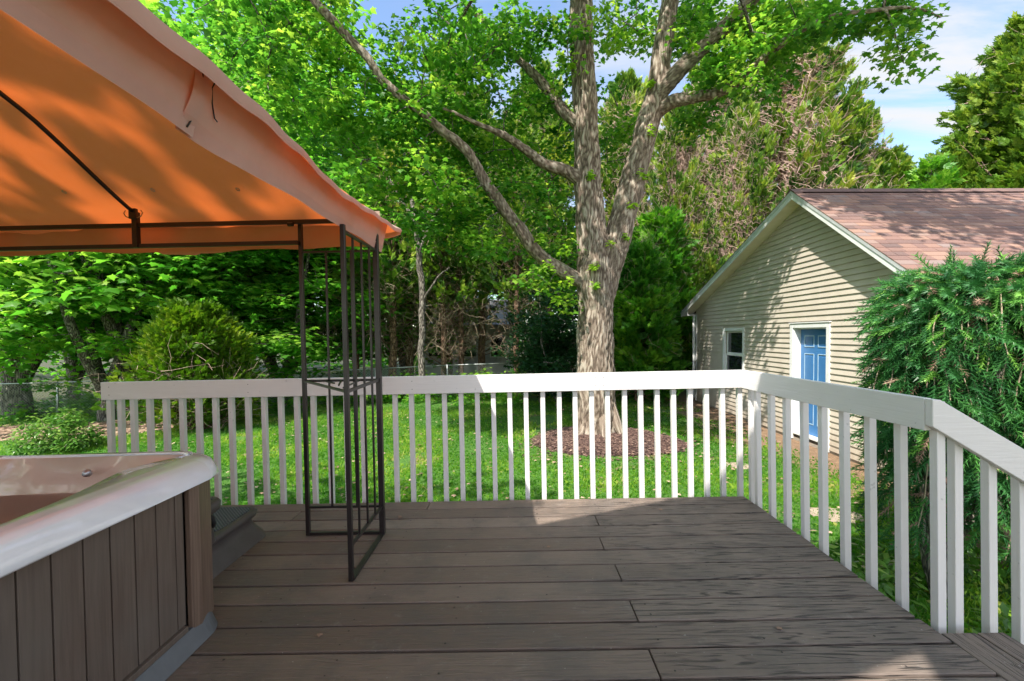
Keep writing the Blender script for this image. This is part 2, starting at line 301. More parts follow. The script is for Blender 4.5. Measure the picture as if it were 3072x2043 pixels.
class MB:
    """collects shapes in absolute coordinates; build() moves them to the thing's base"""
    def __init__(s): s.v = []; s.f = []; s.r = []; s.m = []; s.cur = 0.; s.mi = 0
    def add(s, V, Fc):
        n0 = len(s.v); s.v += [tuple(map(float, q)) for q in V]; s.r += [s.cur]*len(V)
        for f_ in Fc: s.f.append(tuple(i + n0 for i in f_)); s.m.append(s.mi)
        return s
    def hexa(s, P): return s.add(P, [(0, 3, 2, 1), (4, 5, 6, 7), (0, 1, 5, 4), (1, 2, 6, 5), (2, 3, 7, 6), (3, 0, 4, 7)])
    def box(s, a, b):
        (x0, y0, z0), (x1, y1, z1) = a, b
        return s.hexa([(x0, y0, z0), (x1, y0, z0), (x1, y1, z0), (x0, y1, z0), (x0, y0, z1), (x1, y0, z1), (x1, y1, z1), (x0, y1, z1)])
    def bar(s, p, q, w, h=None, up=(0, 0, 1)):
        p, q = Vector(p), Vector(q); d = (q - p).normalized(); u = Vector(up)
        if abs(d.dot(u)) > .95: u = Vector((0, 1, 0))
        r = d.cross(u).normalized(); u = r.cross(d); h = h or w; w /= 2; h /= 2
        return s.hexa([p - r*w - u*h, p + r*w - u*h, q + r*w - u*h, q - r*w - u*h, p - r*w + u*h, p + r*w + u*h, q + r*w + u*h, q - r*w + u*h])
    def tube(s, pts, rads, nseg=8, lump=0., caps=True, ridge=0.):
        pts = [Vector(p) for p in pts]; V = []; Fc = []; RID = []; ref = Vector((.3, .9, .2)).normalized()
        for i, p in enumerate(pts):
            d = (pts[min(i+1, len(pts)-1)] - pts[max(i-1, 0)]).normalized()
            if abs(d.dot(ref)) > .98: ref = Vector((1, 0, 0))
            a = d.cross(ref).normalized(); b = d.cross(a)
            for k in range(nseg):
                th = 2*math.pi*k/nseg; r = rads[i]
                if lump: r *= 1 + lump*mnoise.noise((p + (a*math.cos(th) + b*math.sin(th))*r)*2.2)
                if ridge:
                    q = p + (a*math.cos(th) + b*math.sin(th))*r; w_ = mnoise.noise(q*3.)*.6
                    w_ *= 2.2; e = mnoise.noise(Vector((q.x*25 + w_, q.y*25 - w_, q.z*4.2))); e2 = mnoise.noise(Vector((q.x*44, q.y*44 + 7, q.z*9)))
                    e = min(1., abs(e)*2.4)*.8 + .2*min(1, abs(e2)*3); r += ridge*(e - .55); RID.append(e)
                V.append(p + (a*math.cos(th) + b*math.sin(th))*r)
        for i in range(len(pts)-1):
            for k in range(nseg): Fc.append((i*nseg+k, i*nseg+(k+1) % nseg, (i+1)*nseg+(k+1) % nseg, (i+1)*nseg+k))
        if caps: Fc.append(tuple(range(nseg))[::-1]); Fc.append(tuple((len(pts)-1)*nseg+k for k in range(nseg)))
        s.add(V, Fc)
        if ridge: s.r[-len(V):] = RID
        return s
    def build(s, name, mat, parent=None, bevel=0., smooth=False, mats=None, base=None):
        b = BASE[0] if (parent is not None and base is None) else (base if base is not None else np.zeros(3))
        V = np.array(s.v, float) - b
        me = raw_mesh(name, V, s.f, s.r, smooth); 
        o = link(name, me, mat, parent, mats)
        if mats: me.polygons.foreach_set('material_index', s.m)
        if bevel:
            bm = o.modifiers.new('bevel', 'BEVEL'); bm.width = bevel; bm.segments = 2; bm.limit_method = 'ANGLE'
        return o
def copy_thing(root, loc, rz=0., sc=1., label=None, group=None):
    r = root.copy(); C.objects.link(r); r.location = loc; r.rotation_euler = (0, 0, rz); r.scale = (sc, sc, sc) if not isinstance(sc, tuple) else sc
    if label: r['label'] = label
    if group: r['group'] = group
    for ch in root.children:
        c = ch.copy(); C.objects.link(c); c.parent = r
    return r

# leaf templates: (verts, faces) lying in x-y, stem at origin, tip along +y, normal +z
def T_maple():
    P = [(0, 0), (.16, .10), (.46, .02), (.36, .22), (.62, .52), (.33, .50), (.24, .62), (0, 1.0), (-.24, .62), (-.33, .50), (-.62, .52), (-.36, .22), (-.46, .02), (-.16, .10)]
    V = [(0, .34, .05)] + [(x, y, -.14*abs(x) - .10*y*y) for x, y in P]
    n_ = len(P); return np.array(V), np.array([(0, 1+i, 1+(i+1) % n_) for i in range(n_)])
def T_oval(w=.28):
    V = [(0, 0, 0), (w, .45, -.06), (0, 1, -.12), (-w, .45, -.06), (0, .45, .04)]
    return np.array(V), np.array([(0, 1, 4), (1, 2, 4), (2, 3, 4), (3, 0, 4)])
def T_spray(nb=6, seed=1):
    rg = random.Random(seed); V = [(0, 0, 0)]; Fc = []
    for i in range(nb):
        y = .08 + .72*i/nb; V.append((rg.uniform(-.02, .02), y, 0)); b = len(V)-1
        L = .46*(1 - .5*i/nb)
        for s_ in (-1, 1):
            V.append((s_*L*.70 + rg.uniform(-.06, .06), y + L*.72, rg.uniform(-.16, .10))); V.append((s_*L*.46, y + L*.12, rg.uniform(-.05, .05))); V.append((s_*L*.10, y + L*.50, 0))
            q = len(V)
            for t3 in ((b, q-2, q-3), (b, q-3, q-1)): Fc.append(t3 if s_ > 0 else t3[::-1])
    V.append((0, 1.08, -.03)); V.append((.09, .72, .02)); V.append((-.09, .72, -.02)); Fc.append((len(V)-3, len(V)-1, len(V)-2))
    return np.array(V, float), np.array(Fc)
def T_needles(nn=40, seed=2):
    rg = random.Random(seed); V = []; Fc = []
    for s_ in range(nn):
        y = .02 + .93*s_/nn; a = s_*2.4; L = .20*(1 if s_ < nn*.8 else .75)
        c, s = math.cos(a), math.sin(a)*.75
        b = len(V); V += [(-.021*s, y, .021*c), (.021*s, y+.025, -.021*c), (c*L, y + L*.85, s*L + .01)]; Fc.append((b, b+1, b+2))
    b = len(V); V += [(-.012, 0, 0), (.012, 0, 0), (0, 1.08, 0)]; Fc.append((b, b+1, b+2))
    return np.array(V, float), np.array(Fc)
def T_blade():
    return np.array([(-.5, 0, 0), (.5, 0, 0), (.12, .55, .10), (-.12, .60, .10), (0.2, 1, .35)], float), np.array([(0, 1, 2), (0, 2, 3), (3, 2, 4)])
TM, TO, TS, TS2, TN, TB = T_maple(), T_oval(), T_spray(), T_spray(5, 4), T_needles(), T_blade()
def norm(a): return a / np.maximum(np.linalg.norm(a, axis=-1, keepdims=True), 1e-9)
def scatter(tmpl, pos, fwd, up, size, rnd, width=1.):
    """copies of a template: y axis along fwd, z axis near up"""
    TV, TF = tmpl; f_ = norm(fwd); r_ = norm(np.cross(f_, up)); u_ = np.cross(r_, f_)
    s_ = np.asarray(size).reshape(-1, 1, 1)
    V = pos[:, None, :] + s_*(TV[None, :, 0:1]*width*r_[:, None, :] + TV[None, :, 1:2]*f_[:, None, :] + TV[None, :, 2:3]*u_[:, None, :])
    nv = len(TV); Fa = TF[None] + (np.arange(len(pos))*nv)[:, None, None]
    return V.reshape(-1, 3), Fa.reshape(-1, 3), np.repeat(np.clip(rnd, 0, 1), nv)
def sticks(P, Q, r0_, r1_, rnd=None):
    """many thin three-sided twigs"""
    P, Q = np.asarray(P), np.asarray(Q); d = norm(Q - P); ref = np.where(np.abs(d[:, 2:3]) > .9, np.array([[1., 0, 0]]), np.array([[0, 0, 1.]]))
    a = norm(np.cross(d, ref)); b = np.cross(d, a); V = []
    r0_ = np.broadcast_to(np.asarray(r0_, float).reshape(-1, 1), (len(P), 1)); r1_ = np.broadcast_to(np.asarray(r1_, float).reshape(-1, 1), (len(P), 1))
    for k in range(3):
        th = 2*math.pi*k/3; o_ = a*math.cos(th) + b*math.sin(th); V += [P + o_*r0_, Q + o_*r1_]
    V = np.stack(V, 1).reshape(-1, 3)   # order: p0 q0 p1 q1 p2 q2
    T_ = np.array([(0, 2, 3, 1), (2, 4, 5, 3), (4, 0, 1, 5)]); Fa = (T_[None] + (np.arange(len(P))*6)[:, None, None]).reshape(-1, 4)
    return V, Fa
def np_obj(name, V, Fa, mat, parent, rnd=None, base=None, smooth=False):
    b = BASE[0] if base is None else base
    return link(name, raw_mesh(name, V - b, Fa, rnd, smooth), mat, parent)

def gz(x, y):                                                            # height of the lawn
    x = np.asarray(x, float); y = np.asarray(y, float)
    return -.85 - .035*np.maximum(0, 2 - x) + .03*np.sin(x*.9 + 1)*np.cos(y*.7) + .16*np.exp(-((x-1.6)**2 + (y-8.1)**2)/1.6)

# ------------------------------------------------------------------ ground
xs = np.concatenate([np.linspace(-400, -34, 14), np.linspace(-30, 20, 101), np.linspace(24, 400, 14)]); ys = np.concatenate([np.linspace(-60, -6, 8), np.linspace(-4, 30, 69), np.linspace(34, 700, 14)])
X, Y = np.meshgrid(xs, ys); Z = gz(np.clip(X, -40, 30), Y); V = np.stack([X.ravel(), Y.ravel(), Z.ravel()], 1)
nx = len(xs); I = np.arange(len(ys)-1)[:, None]*nx + np.arange(nx-1)[None]; Fa = np.stack([I, I+1, I+nx+1, I+nx], -1).reshape(-1, 4)
tag(np_obj('ground', V, Fa, 'ground', None, base=np.zeros(3), smooth=True), kind='structure')

rs = np.random.RandomState(7)
MAPLE = np.array([1.62, 8.15, -.80])
def dirtmask(x, y):
    d = np.zeros_like(x)
    d = np.maximum(d, (np.hypot((x-1.75)/1.45, (y-7.95)/1.1) < 1).astype(float))
    d = np.maximum(d, np.clip((x - 4.35)/.8, 0, 1)*((y > 3.5)))
    d = np.maximum(d, ((np.hypot((x+12.3)/3.6, (y-11.0)/1.1) < 1)).astype(float))
    return d
# grass: blades and clover leaves over what the lawn shows
def grass(nb, xr, yr, h, w, tmpl, tilt_, seed):
    r = np.random.RandomState(seed); n_ = nb*2
    # more blades near the viewer
    y = yr[0] + (yr[1]-yr[0])*r.rand(n_)**1.25; x = xr[0] + (xr[1]-xr[0])*r.rand(n_)
    keep = (np.abs(x) < y*1.28 + .6) & (r.rand(n_) > dirtmask(x, y)*1.05) & ~((x > 4.9 + .02*y)) & ~((x > -4.2) & (x < 2.0) & (y < 3.1))
    pn = np.array([mnoise.noise(Vector((a*.75, b*.75, 3.1))) for a, b in zip(x, y)])
    keep &= (pn < .30 - .035*np.clip(x, 0, 5) + .25*r.rand(n_)); x, y, pn = x[keep][:nb], y[keep][:nb], pn[keep][:nb]
    n_ = len(x); pos = np.stack([x, y, gz(x, y) - .005], 1)
    th = r.rand(n_)*6.283; lean = tilt_*(.3 + r.rand(n_)); fwd = np.stack([np.cos(th)*lean, np.sin(th)*lean, np.ones(n_)], 1)
    up = np.stack([-np.sin(th), np.cos(th), np.zeros(n_)], 1)
    sz = h*(.45 + .9*r.rand(n_)**1.5)*(1 + .8*pn)
    return scatter(tmpl, pos, fwd, up, sz, .40 + .85*pn + .55*(r.rand(n_)-.5) + .5*(r.rand(n_) > .975), w)
A = grass(150000, (-17, 5.4), (3.0, 16.5), .075, .16, TB, .7, 1)
B = grass(95000, (-10, 5.4), (2.8, 13), .050, 1.3, TO, 2.2, 2)
V = np.concatenate([A[0], B[0]]); Fa = np.concatenate([A[1], B[1] + len(A[0])]); rr = np.concatenate([A[2], B[2]])
tag(np_obj('grass', V, Fa, 'grass_blade', None, rr, base=np.zeros(3)), 'short green lawn grass and clover behind the deck rail', 'grass', kind='stuff')

r = np.random.RandomState(77); n_ = 1200; y = 3.4 + 10*r.rand(n_); x = -9 + 14.2*r.rand(n_); th = r.rand(n_)*6.283
A = scatter(TM, np.stack([x, y, gz(x, y) + .035 + .02*r.rand(n_)], 1), np.stack([np.cos(th), np.sin(th), .4*(r.rand(n_)-.5)], 1), np.stack([.6*(r.rand(n_)-.5), .6*(r.rand(n_)-.5), np.ones(n_)], 1), .045*(.5 + r.rand(n_)), r.rand(n_))
tag(np_obj('dry_leaves', A[0], A[1], 'dry_leaf', None, A[2], base=np.zeros(3)), 'scattered small dry leaves lying on the lawn', 'fallen leaves', kind='stuff')
def blob_sheet(name, cx, cy, rx, ry, lift, seed, mat):
    V = [(cx, cy, float(gz(cx, cy)) + lift)]; Fc = []; K = 40; R = 6
    for j in range(1, R+1):
        for k in range(K):
            th = 2*math.pi*k/K; w = 1 + .16*mnoise.noise(Vector((math.cos(th)*1.7, math.sin(th)*1.7, seed)))
            x = cx + rx*w*math.cos(th)*j/R; y = cy + ry*w*math.sin(th)*j/R
            V.append((x, y, float(gz(x, y)) + lift*(1 - (j/R)**3) + (.006 if j < R else -.02)))
    for k in range(K): Fc.append((0, 1+k, 1+(k+1) % K))
    for j in range(R-1):
        for k in range(K): Fc.append((1+j*K+k, 1+(j+1)*K+k, 1+(j+1)*K+(k+1) % K, 1+j*K+(k+1) % K))
    me = raw_mesh(name, V, Fc, None, True); return tag(link(name, me, mat), kind='structure')
blob_sheet('mulch_bed', 1.75, 7.95, 1.42, 1.05, .06, 2., 'mulch'); blob_sheet('leaf_litter_bed', -12.3, 11.0, 3.6, 1.1, .05, 5., 'ground')
def chips(n_, cx, cy, rx, ry, size, seed, lift=.05):
    r = np.random.RandomState(seed); a = r.rand(n_)*6.283; q = np.sqrt(r.rand(n_))*1.0 + .22*np.maximum(0, r.randn(n_))*(r.rand(n_) < .25); x = cx + rx*q*np.cos(a); y = cy + ry*q*np.sin(a)
    pos = np.stack([x, y, gz(x, y) + lift*np.clip(1-q**3, 0, 1) + .012 + .012*r.rand(n_)], 1); th = r.rand(n_)*6.283
    fwd = np.stack([np.cos(th), np.sin(th), .35*(r.rand(n_)-.4)], 1); up = np.stack([.5*(r.rand(n_)-.5), .5*(r.rand(n_)-.5), np.ones(n_)], 1)
    return scatter(TO, pos, fwd, up, size*(.5+r.rand(n_)), r.rand(n_), .8)
V, Fa, rr = chips(9000, 1.75, 7.95, 1.42, 1.05, .06, 3); tag(np_obj('bark_chips', V, Fa, 'chip', None, rr, base=np.zeros(3)), 'reddish brown bark chips around the big maple', 'mulch', kind='stuff')
V, Fa, rr = chips(7000, -12.3, 11.0, 3.5, 1.05, .12, 4); tag(np_obj('leaf_litter', V, Fa, 'dry_leaf', None, rr, base=np.zeros(3)), 'dry brown leaf litter along the wire fence', 'leaf litter', kind='stuff')

for i, (x, y, sx_, lab) in enumerate([(3.55, 4.75, .30, 'pale flagstone in the lawn between the deck rail and the garage door'), (3.45, 6.6, .22, 'small brown flagstone half sunk in the lawn near the mulch ring')]):
    b = MB(); K = 9; z = float(gz(x, y)); P = [(x + sx_*(1+.18*math.sin(k*2.3+i))*math.cos(2*math.pi*k/K), y + sx_*.7*(1+.15*math.cos(k*1.7+i))*math.sin(2*math.pi*k/K)) for k in range(K)]
    b.add([(a, c, z - .03) for a, c in P] + [(a, c, z + .012) for a, c in P], [tuple(range(K))[::-1], tuple(range(K, 2*K))] + [(k, (k+1) % K, K+(k+1) % K, K+k) for k in range(K)])
    o = b.build('stepping_stone', 'flagstone', None, .008, base=np.array([x, y, z])); o.location = (x, y, z); tag(o, lab, 'stepping stone', 'stepping stones in the lawn')

# ------------------------------------------------------------------ deck
YE = 3.03; BW = .146; GAP = .0125
deck = thing('wooden_deck', 'dark brown painted plank deck with worn boards under the hot tub', 'deck', (0, 3.0, 0), True)
R_ = random.Random(3)
XR = 1.627
def nails(b, x0, x1, y0, y1):
    b.mi = 1
    for xj in np.arange(-3.9, 1.7, .405):
        for yy in (y0 + .03, y1 - .03):
            if x0 + .01 < xj < x1 - .01 and R_.random() < .6:
                xx = xj + R_.uniform(-.012, .012); yy2 = yy + R_.uniform(-.006, .006); r = .003 + .002*R_.random()
                b.add([(xx + r*math.cos(a), yy2 + r*math.sin(a), .0022) for a in np.arange(6)*math.pi/3], [(0, 1, 2, 3, 4, 5)])
    b.mi = 0
y = YE; k = 0
while y > -1.3:
    w = BW - GAP if k else .128
    y1 = y; y0 = y - w; xr = XR if y0 > 1.0 else XR
    cuts = [-4.1, .50 + R_.uniform(-.02, .02), xr] if k % 2 == 0 else ([-4.1, -1.55 + R_.uniform(-.1, .1), xr] if k % 4 == 1 else [-4.1, xr])
    if k in (0,): cuts = [-4.1, -.6, xr]
    for a, c in zip(cuts[:-1], cuts[1:]):
        b = MB(); b.cur = R_.random(); a2 = a + (.002 if a > -4 else 0); c2 = c - (.002 if c < xr else R_.uniform(-.004, .004))
        dz = R_.uniform(-.0012, .0012); yo = R_.uniform(-.001, .001)
        nn = max(2, int((c2-a2)/.35)); V = []; Fc = []
        for i in range(nn+1):
            x = a2 + (c2-a2)*i/nn; w0 = .0012*math.sin(x*3 + k*1.7); w1 = .0012*math.sin(x*2.4 + k*2.9 + 1)
            V += [(x, y0+w0, -.036), (x, y1+w1, -.036), (x, y1+w1, dz), (x, y0+w0, dz)]
        for i in range(nn):
            q = i*4
            for e0, e1 in ((0, 1), (1, 2), (2, 3), (3, 0)): Fc.append((q+e1, q+e0, q+4+e0, q+4+e1))
        Fc += [(0, 1, 2, 3), (nn*4+3, nn*4+2, nn*4+1, nn*4)]
        b.add(V, Fc)
        if k < 13: nails(b, a2, c2, y0, y1)
        b.build('deck_board', DECKX, deck, .0035, mats=[DECKX, 'nail'])
    y = y0 - GAP; k += 1
for x0, x1, yf in ((XR + .006, 1.764, 1.637), (1.771, 1.872, 1.637)):                # the boards laid the other way at the stair head
    b = MB(); b.cur = R_.random(); b.box((x0, -1.2, -.036), (x1, yf, -.0005)); b.build('deck_board', DECKY, deck, .0035)
b = MB()
b.box((-4.1, YE - .035, -.24), (XR - .02, YE - .004, -.038)); b.box((XR - .05, -1.2, -.24), (XR - .015, YE - .04, -.038))
for xj in np.arange(-3.9, 1.5, .405): b.box((xj, -1.2, -.20), (xj + .038, YE - .04, -.040))
b.build('joist', DECKX, deck)
for px_, py_ in ((-3.9, 2.9), (-1.2, 2.9), (1.5, 2.9), (1.5, .4), (-3.9, .4)):
    b = MB(); b.box((px_, py_, -1.15), (px_ + .09, py_ + .09, -.205)); b.build('post', DECKX, deck)
# two treads going down at the right
for i in range(3):
    zt = -.17*(i+1); x0 = 1.885 + .27*i
    b = MB(); b.cur = .3*i; b.box((x0, -1., zt - .035), (x0 + .125, 1.60, zt)); b.build('stair_tread', DECKY, deck, .003)
    b = MB(); b.cur = .3*i + .1; b.box((x0 + .131, -1., zt - .035), (x0 + .256, 1.60, zt)); b.build('stair_tread', DECKY, deck, .003)
b = MB(); b.hexa([(1.70, 1.602, -.30), (2.75, 1.602, -.95), (2.75, 1.638, -.95), (1.70, 1.638, -.30), (1.88, 1.602, -.10), (2.75, 1.602, -.62), (2.75, 1.638, -.62), (1.88, 1.638, -.10)]); b.build('stair_stringer', DECKX, deck)

# ------------------------------------------------------------------ railing
YR, TOP, BOT = 3.052, .8933, .7656
rail = thing('deck_railing', 'white painted wooden deck railing with square balusters and top board', 'railing', (1.6, 3.07, 0), True)
sidex = lambda yy: 1.6319 - .0024*yy
x0 = dk(301, 1147, 1, YR)[0]
b = MB(); xm_ = .62
def nail_dots(b, xs_n, yy):
    b.mi = 1
    for xn in xs_n:
        for zn in (BOT + .035, TOP - .035): b.add([(xn + .0032*math.cos(a), yy, zn + R_.uniform(-.0, .0) + .0032*math.sin(a)) for a in np.arange(6)*math.pi/3], [(5, 4, 3, 2, 1, 0)])
    b.mi = 0
b.box((x0, YR, BOT), (xm_, YR + .030, TOP)); nail_dots(b, (x0 + .06, -1.9, -.72, xm_ - .03), YR - .0008); b.build('top_rail', WHITE[0], rail, .003, mats=[WHITE[0], 'nail'])
b = MB(); b.box((xm_ + .0015, YR + .0005, BOT + .001), (sidex(YR) + .03, YR + .030, TOP - .0008)); nail_dots(b, (xm_ + .03, 1.18), YR - .0004); b.build('top_rail', WHITE[0], rail, .003, mats=[WHITE[0], 'nail'])
b = MB(); ya = 1.690; xa, xb = sidex(ya), sidex(YR)
b.hexa([(xa, ya, BOT), (xa + .030, ya + .001, BOT), (xb + .030, YR - .001, BOT), (xb, YR - .001, BOT), (xa, ya, TOP), (xa + .030, ya + .001, TOP), (xb + .030, YR - .001, TOP), (xb, YR - .001, TOP)]); b.build('top_rail', WHITE[1], rail, .003)
p1 = dk(2846, 1203, 1, 1.69); p2 = dk(3072, 1336, 1, 1.69); q1 = dk(2815, 1300, 1, 1.69); q2 = dk(3072, 1454, 1, 1.69)
dz_ = (p2[2]-p1[2])/(p2[0]-p1[0]); xe = 2.9; xs_ = xa + .001; ytop = lambda x: min(TOP, TOP + dz_*(x - xa - .028))
ybot = lambda x: q1[2] + (q2[2]-q1[2])/(q2[0]-q1[0])*(x - q1[0])
b = MB(); yf = ya - .034
V = []
for x in (xs_ - .001, xs_ + .03, xe): V += [(x, yf, ybot(x)), (x, yf + .032, ybot(x)), (x, yf + .032, ytop(x)), (x, yf, ytop(x))]
Fc = []
for i in range(2):
    q = i*4
    for e0, e1 in ((0, 1), (1, 2), (2, 3), (3, 0)): Fc.append((q+e0, q+e1, q+4+e1, q+4+e0))
Fc += [(3, 2, 1, 0), (8, 9, 10, 11)]; b.add(V, Fc); b.build('stair_rail', WHITE[0], rail, .003)
BS = .033
lefts = [319.2, 352.3, 390, 439.6, 488.4, 537.5, 587, 636.8, 685.6, 735.5, 784.4, 834.5, 883, 931.4, 981, 1030.7, 1080.3, 1129.5, 1178.2, 1227.4, 1277.5, 1326.6, 1376.7, 1425.6, 1474.7, 1523.8, 1572, 1621.8, 1671.4, 1719.7, 1769.3, 1817.7, 1868, 1917, 1966.5, 2016, 2065, 2114, 2162.5, 2214]
def baluster(x, y_, z0, z1, tw=0):
    b = MB(); j = R_.uniform(-.002, .002); k_ = R_.uniform(-.003, .003); s = BS
    P = [(x, y_, z0), (x+s, y_, z0), (x+s, y_+s, z0), (x, y_+s, z0), (x+j, y_, z1), (x+s+j, y_, z1), (x+s+j, y_+s, z1), (x+j, y_+s, z1)]
    b.hexa(P); return b.build('baluster', WHITE[2], rail, .0025)
for lx in lefts:
    X0 = dk(lx, 1250, 1, YR + .032)[0]
    baluster(X0, YR + .0305, -.22 + R_.uniform(-.01, .01), TOP - .012)
for cx in (2241, 2270, 2311, 2357, 2410, 2465, 2531, 2609, 2701, 2811):
    Yb = dk(cx, 1250, 0, 1.663)[1]; baluster(1.6625, Yb if cx != 2241 else 3.005, -.22, TOP - .012)
for cx in (2856, 2959, 3051, 3140, 3225):
    pb = dk(cx, 1450, 1, 1.70); baluster(pb[0], 1.6895, -.25 + dz_*(pb[0] - 1.7), ytop(pb[0]) - .03)

# ------------------------------------------------------------------ hot tub
tub = thing('hot_tub', 'white acrylic hot tub with brown plank cabinet at the left', 'hot tub', (-2.2, .8, 0), True)
def rounded(x0, x1, y0, y1, r, n_=8):
    P = []
    for cx, cy, a0 in ((x1-r, y1-r, 0), (x0+r, y1-r, 90), (x0+r, y0+r, 180), (x1-r, y0+r, 270)):
        for i in range(n_+1): a = rad(a0 + 90*i/n_); P.append((cx + r*math.cos(a), cy + r*math.sin(a)))
    return P
TX0, TX1, TY0, TY1 = -3.35, -1.19, -.35, 1.805
prof = [(-.03, .626, .12), (-.002, .629, .13), (.002, .636, .13), (.0, .655, .13), (-.006, .675, .13), (-.014, .694, .13), (-.020, .701, .13), (-.031, .7105, .13), (-.040, .714, .13), (-.055, .717, .12), (-.078, .719, .11)]       # (offset outwards, z, corner radius)
rings = [[(x, y, z) for x, y in rounded(TX0-o_, TX1+o_, TY0-o_, TY1+o_, r)] for o_, z, r in prof]
# the opening
PO = [(-1.30, -.15), (-1.295, .55), (-1.300, 1.05), (-1.325, 1.25), (-1.375, 1.42), (-1.395, 1.50), (-1.365, 1.585), (-1.318, 1.655), (-1.305, 1.70), (-1.325, 1.735), (-1.40, 1.742), (-1.62, 1.735), (-2.05, 1.712), (-2.6, 1.70), (-3.1, 1.72), (-3.25, 1.68), (-3.22, 1.45), (-3.15, 1.2), (-3.22, .6), (-3.25, -.1), (-3.2, -.25), (-2.3, -.22), (-1.4, -.26)]
def smooth_closed(P, it=2):
    P = [np.array(q, float) for q in P]
    for _ in range(it): P = [v for i in range(len(P)) for v in (P[i]*.75 + P[(i+1) % len(P)]*.25, P[i]*.25 + P[(i+1) % len(P)]*.75)]
    return P
PO = smooth_closed(PO)
def resample(P, ref, cx=-2.25, cy=.75):      # sort a loop by the angles of another
    A = [math.atan2(q[1]-cy, q[0]-cx) for q in P]; out_ = []
    for q in ref:
        t_ = math.atan2(q[1]-cy, q[0]-cx); best = None
        for i in range(len(P)):
            a0, a1 = A[i], A[(i+1) % len(P)]; d = (a1-a0+math.pi) % (2*math.pi) - math.pi; e = (t_-a0+math.pi) % (2*math.pi) - math.pi
            if abs(d) > 1e-9 and -1e-9 <= e/d <= 1+1e-9 and abs(e) < 1: best = P[i] + (P[(i+1) % len(P)] - P[i])*(e/d); break
        out_.append(best if best is not None else min(P, key=lambda p_: abs(((math.atan2(p_[1]-cy, p_[0]-cx)-t_+math.pi) % (2*math.pi))-math.pi)))
    return out_
K = 260; cxy = np.array([-2.25, .75])
def dense(ring):
    P = []
    for i in range(len(ring)):
        a, c = np.array(ring[i][:2]), np.array(ring[(i+1) % len(ring)][:2]); m_ = max(1, int(np.linalg.norm(c-a)/.05))
        P += [a + (c-a)*j/m_ for j in range(m_)]
    return P
ref = dense(rings[-1]) ; NN = len(ref)
V = []; L = []
for rg_, (o_, z, r) in zip(rings, prof):
    L.append([(*q, z) for q in resample([np.array(v[:2]) for v in rg_], ref)])
open_ = resample(PO, ref)
L.append([(*(q + norm(q - cxy)*.02), .722) for q in open_])
L.append([(*q, .712) for q in open_])
nin = len(L)
for s_, z in ((.975, .68), (.955, .60), (.94, .50), (.90, .40), (.72, .37), (.69, .34), (.66, .15), (.60, .10), (.2, .10)):
    L.append([(*(cxy + (q-cxy)*s_*(1 + (.035*math.sin(6*math.atan2(q[1]-.75, q[0]+2.25)+1.0) if s_ > .8 and z < .7 else 0))), z) for q in open_])
def loft(L, closed=True):
    n_ = len(L[0]); V = [v for r in L for v in r]; Fc = []
    for i in range(len(L)-1):
        for k in range(n_): Fc.append((i*n_+k, i*n_+(k+1) % n_, (i+1)*n_+(k+1) % n_, (i+1)*n_+k))
    return V, Fc
V, Fc = loft(L[:nin]); b = MB(); b.add(V, Fc); b.build('rim', 'acrylic', tub, smooth=True)
V, Fc = loft(L[nin-1:]); Fc.append(tuple(len(V)-NN+k for k in range(NN))[::-1]); b = MB(); b.add(V, Fc); b.build('basin', 'basin_canopy_tint', tub, smooth=True)
wl = [(*(cxy + (q-cxy)*.967), .575) for q in open_]; b = MB(); b.add(wl, [tuple(range(NN))]); b.build('water', 'water', tub)
# cabinet
b = MB(); b.box((-1.275, -.30, .075), (-1.264, 1.625, .625)); b.build('cabinet_core', 'black_gap', tub)
b = MB(); b.box((-3.3, -.32, .08), (-1.28, -.30, .625)); b.build('side_panel', 'tub_plank', tub)
b = MB(); b.box((-3.32, -.30, .08), (-3.30, 1.76, .625)); b.build('side_panel', 'tub_plank', tub)
ge = [-.30, -.216, -.13, -.045, .04, .125, .21, .296, .381, .466, .552, .638, .724, .809, .895, .980, 1.065, 1.147, 1.233, 1.316, 1.402, 1.486, 1.569, 1.609]
for a, c in zip(ge[:-1], ge[1:]):
    b = MB(); b.box((-1.263, a + .0025, .098), (-1.250, c - .0025, .628)); b.build('side_plank', 'tub_plank', tub, .0015)
b = MB(); b.box((-1.262, -.3, .075), (-1.236, 1.60, .097)); b.build('bottom_trim', 'tub_plank', tub, .002)
b = MB(); z0, z1 = .045, .628                                                                     # corner piece with a bevelled edge
P = [(-1.262, 1.628), (-1.240, 1.630), (-1.236, 1.672), (-1.262, 1.772), (-1.285, 1.790), (-1.42, 1.790), (-1.42, 1.765), (-1.30, 1.765)]
n_ = len(P); b.add([(x, y, z0) for x, y in P] + [(x, y, z1) for x, y in P], [tuple(range(n_))[::-1], tuple(range(n_, 2*n_))] + [(k, (k+1) % n_, n_+(k+1) % n_, n_+k) for k in range(n_)][::1]); b.build('corner_panel', 'tub_corner', tub, .004)
b = MB(); b.box((-3.3, 1.765, .08), (-1.42, 1.785, .625)); b.build('back_panel', 'tub_plank', tub)
pan = [(x, y) for x, y in rounded(-3.33, -1.222, -.33, 1.80, .12)]; n_ = len(pan)
b = MB(); b.add([(x + .012, y, .003) for x, y in pan] + [(x - .02, y, .07) for x, y in pan], [tuple(range(n_, 2*n_))] + [(k, (k+1) % n_, n_+(k+1) % n_, n_+k) for k in range(n_)]); b.build('base_pan', 'plank_base', tub, smooth=False)
for jx, jy, jz in ((-1.345, 1.70, .675), (-1.69, 1.69, .655), (-2.11, 1.665, .66)):
    b = MB(); b.tube([(jx, jy, jz), (jx + .004, jy - .012, jz + .006), (jx + .006, jy - .02, jz + .01)], [.013, .015, .009], 14); b.build('jet', 'galv', tub, smooth=True)

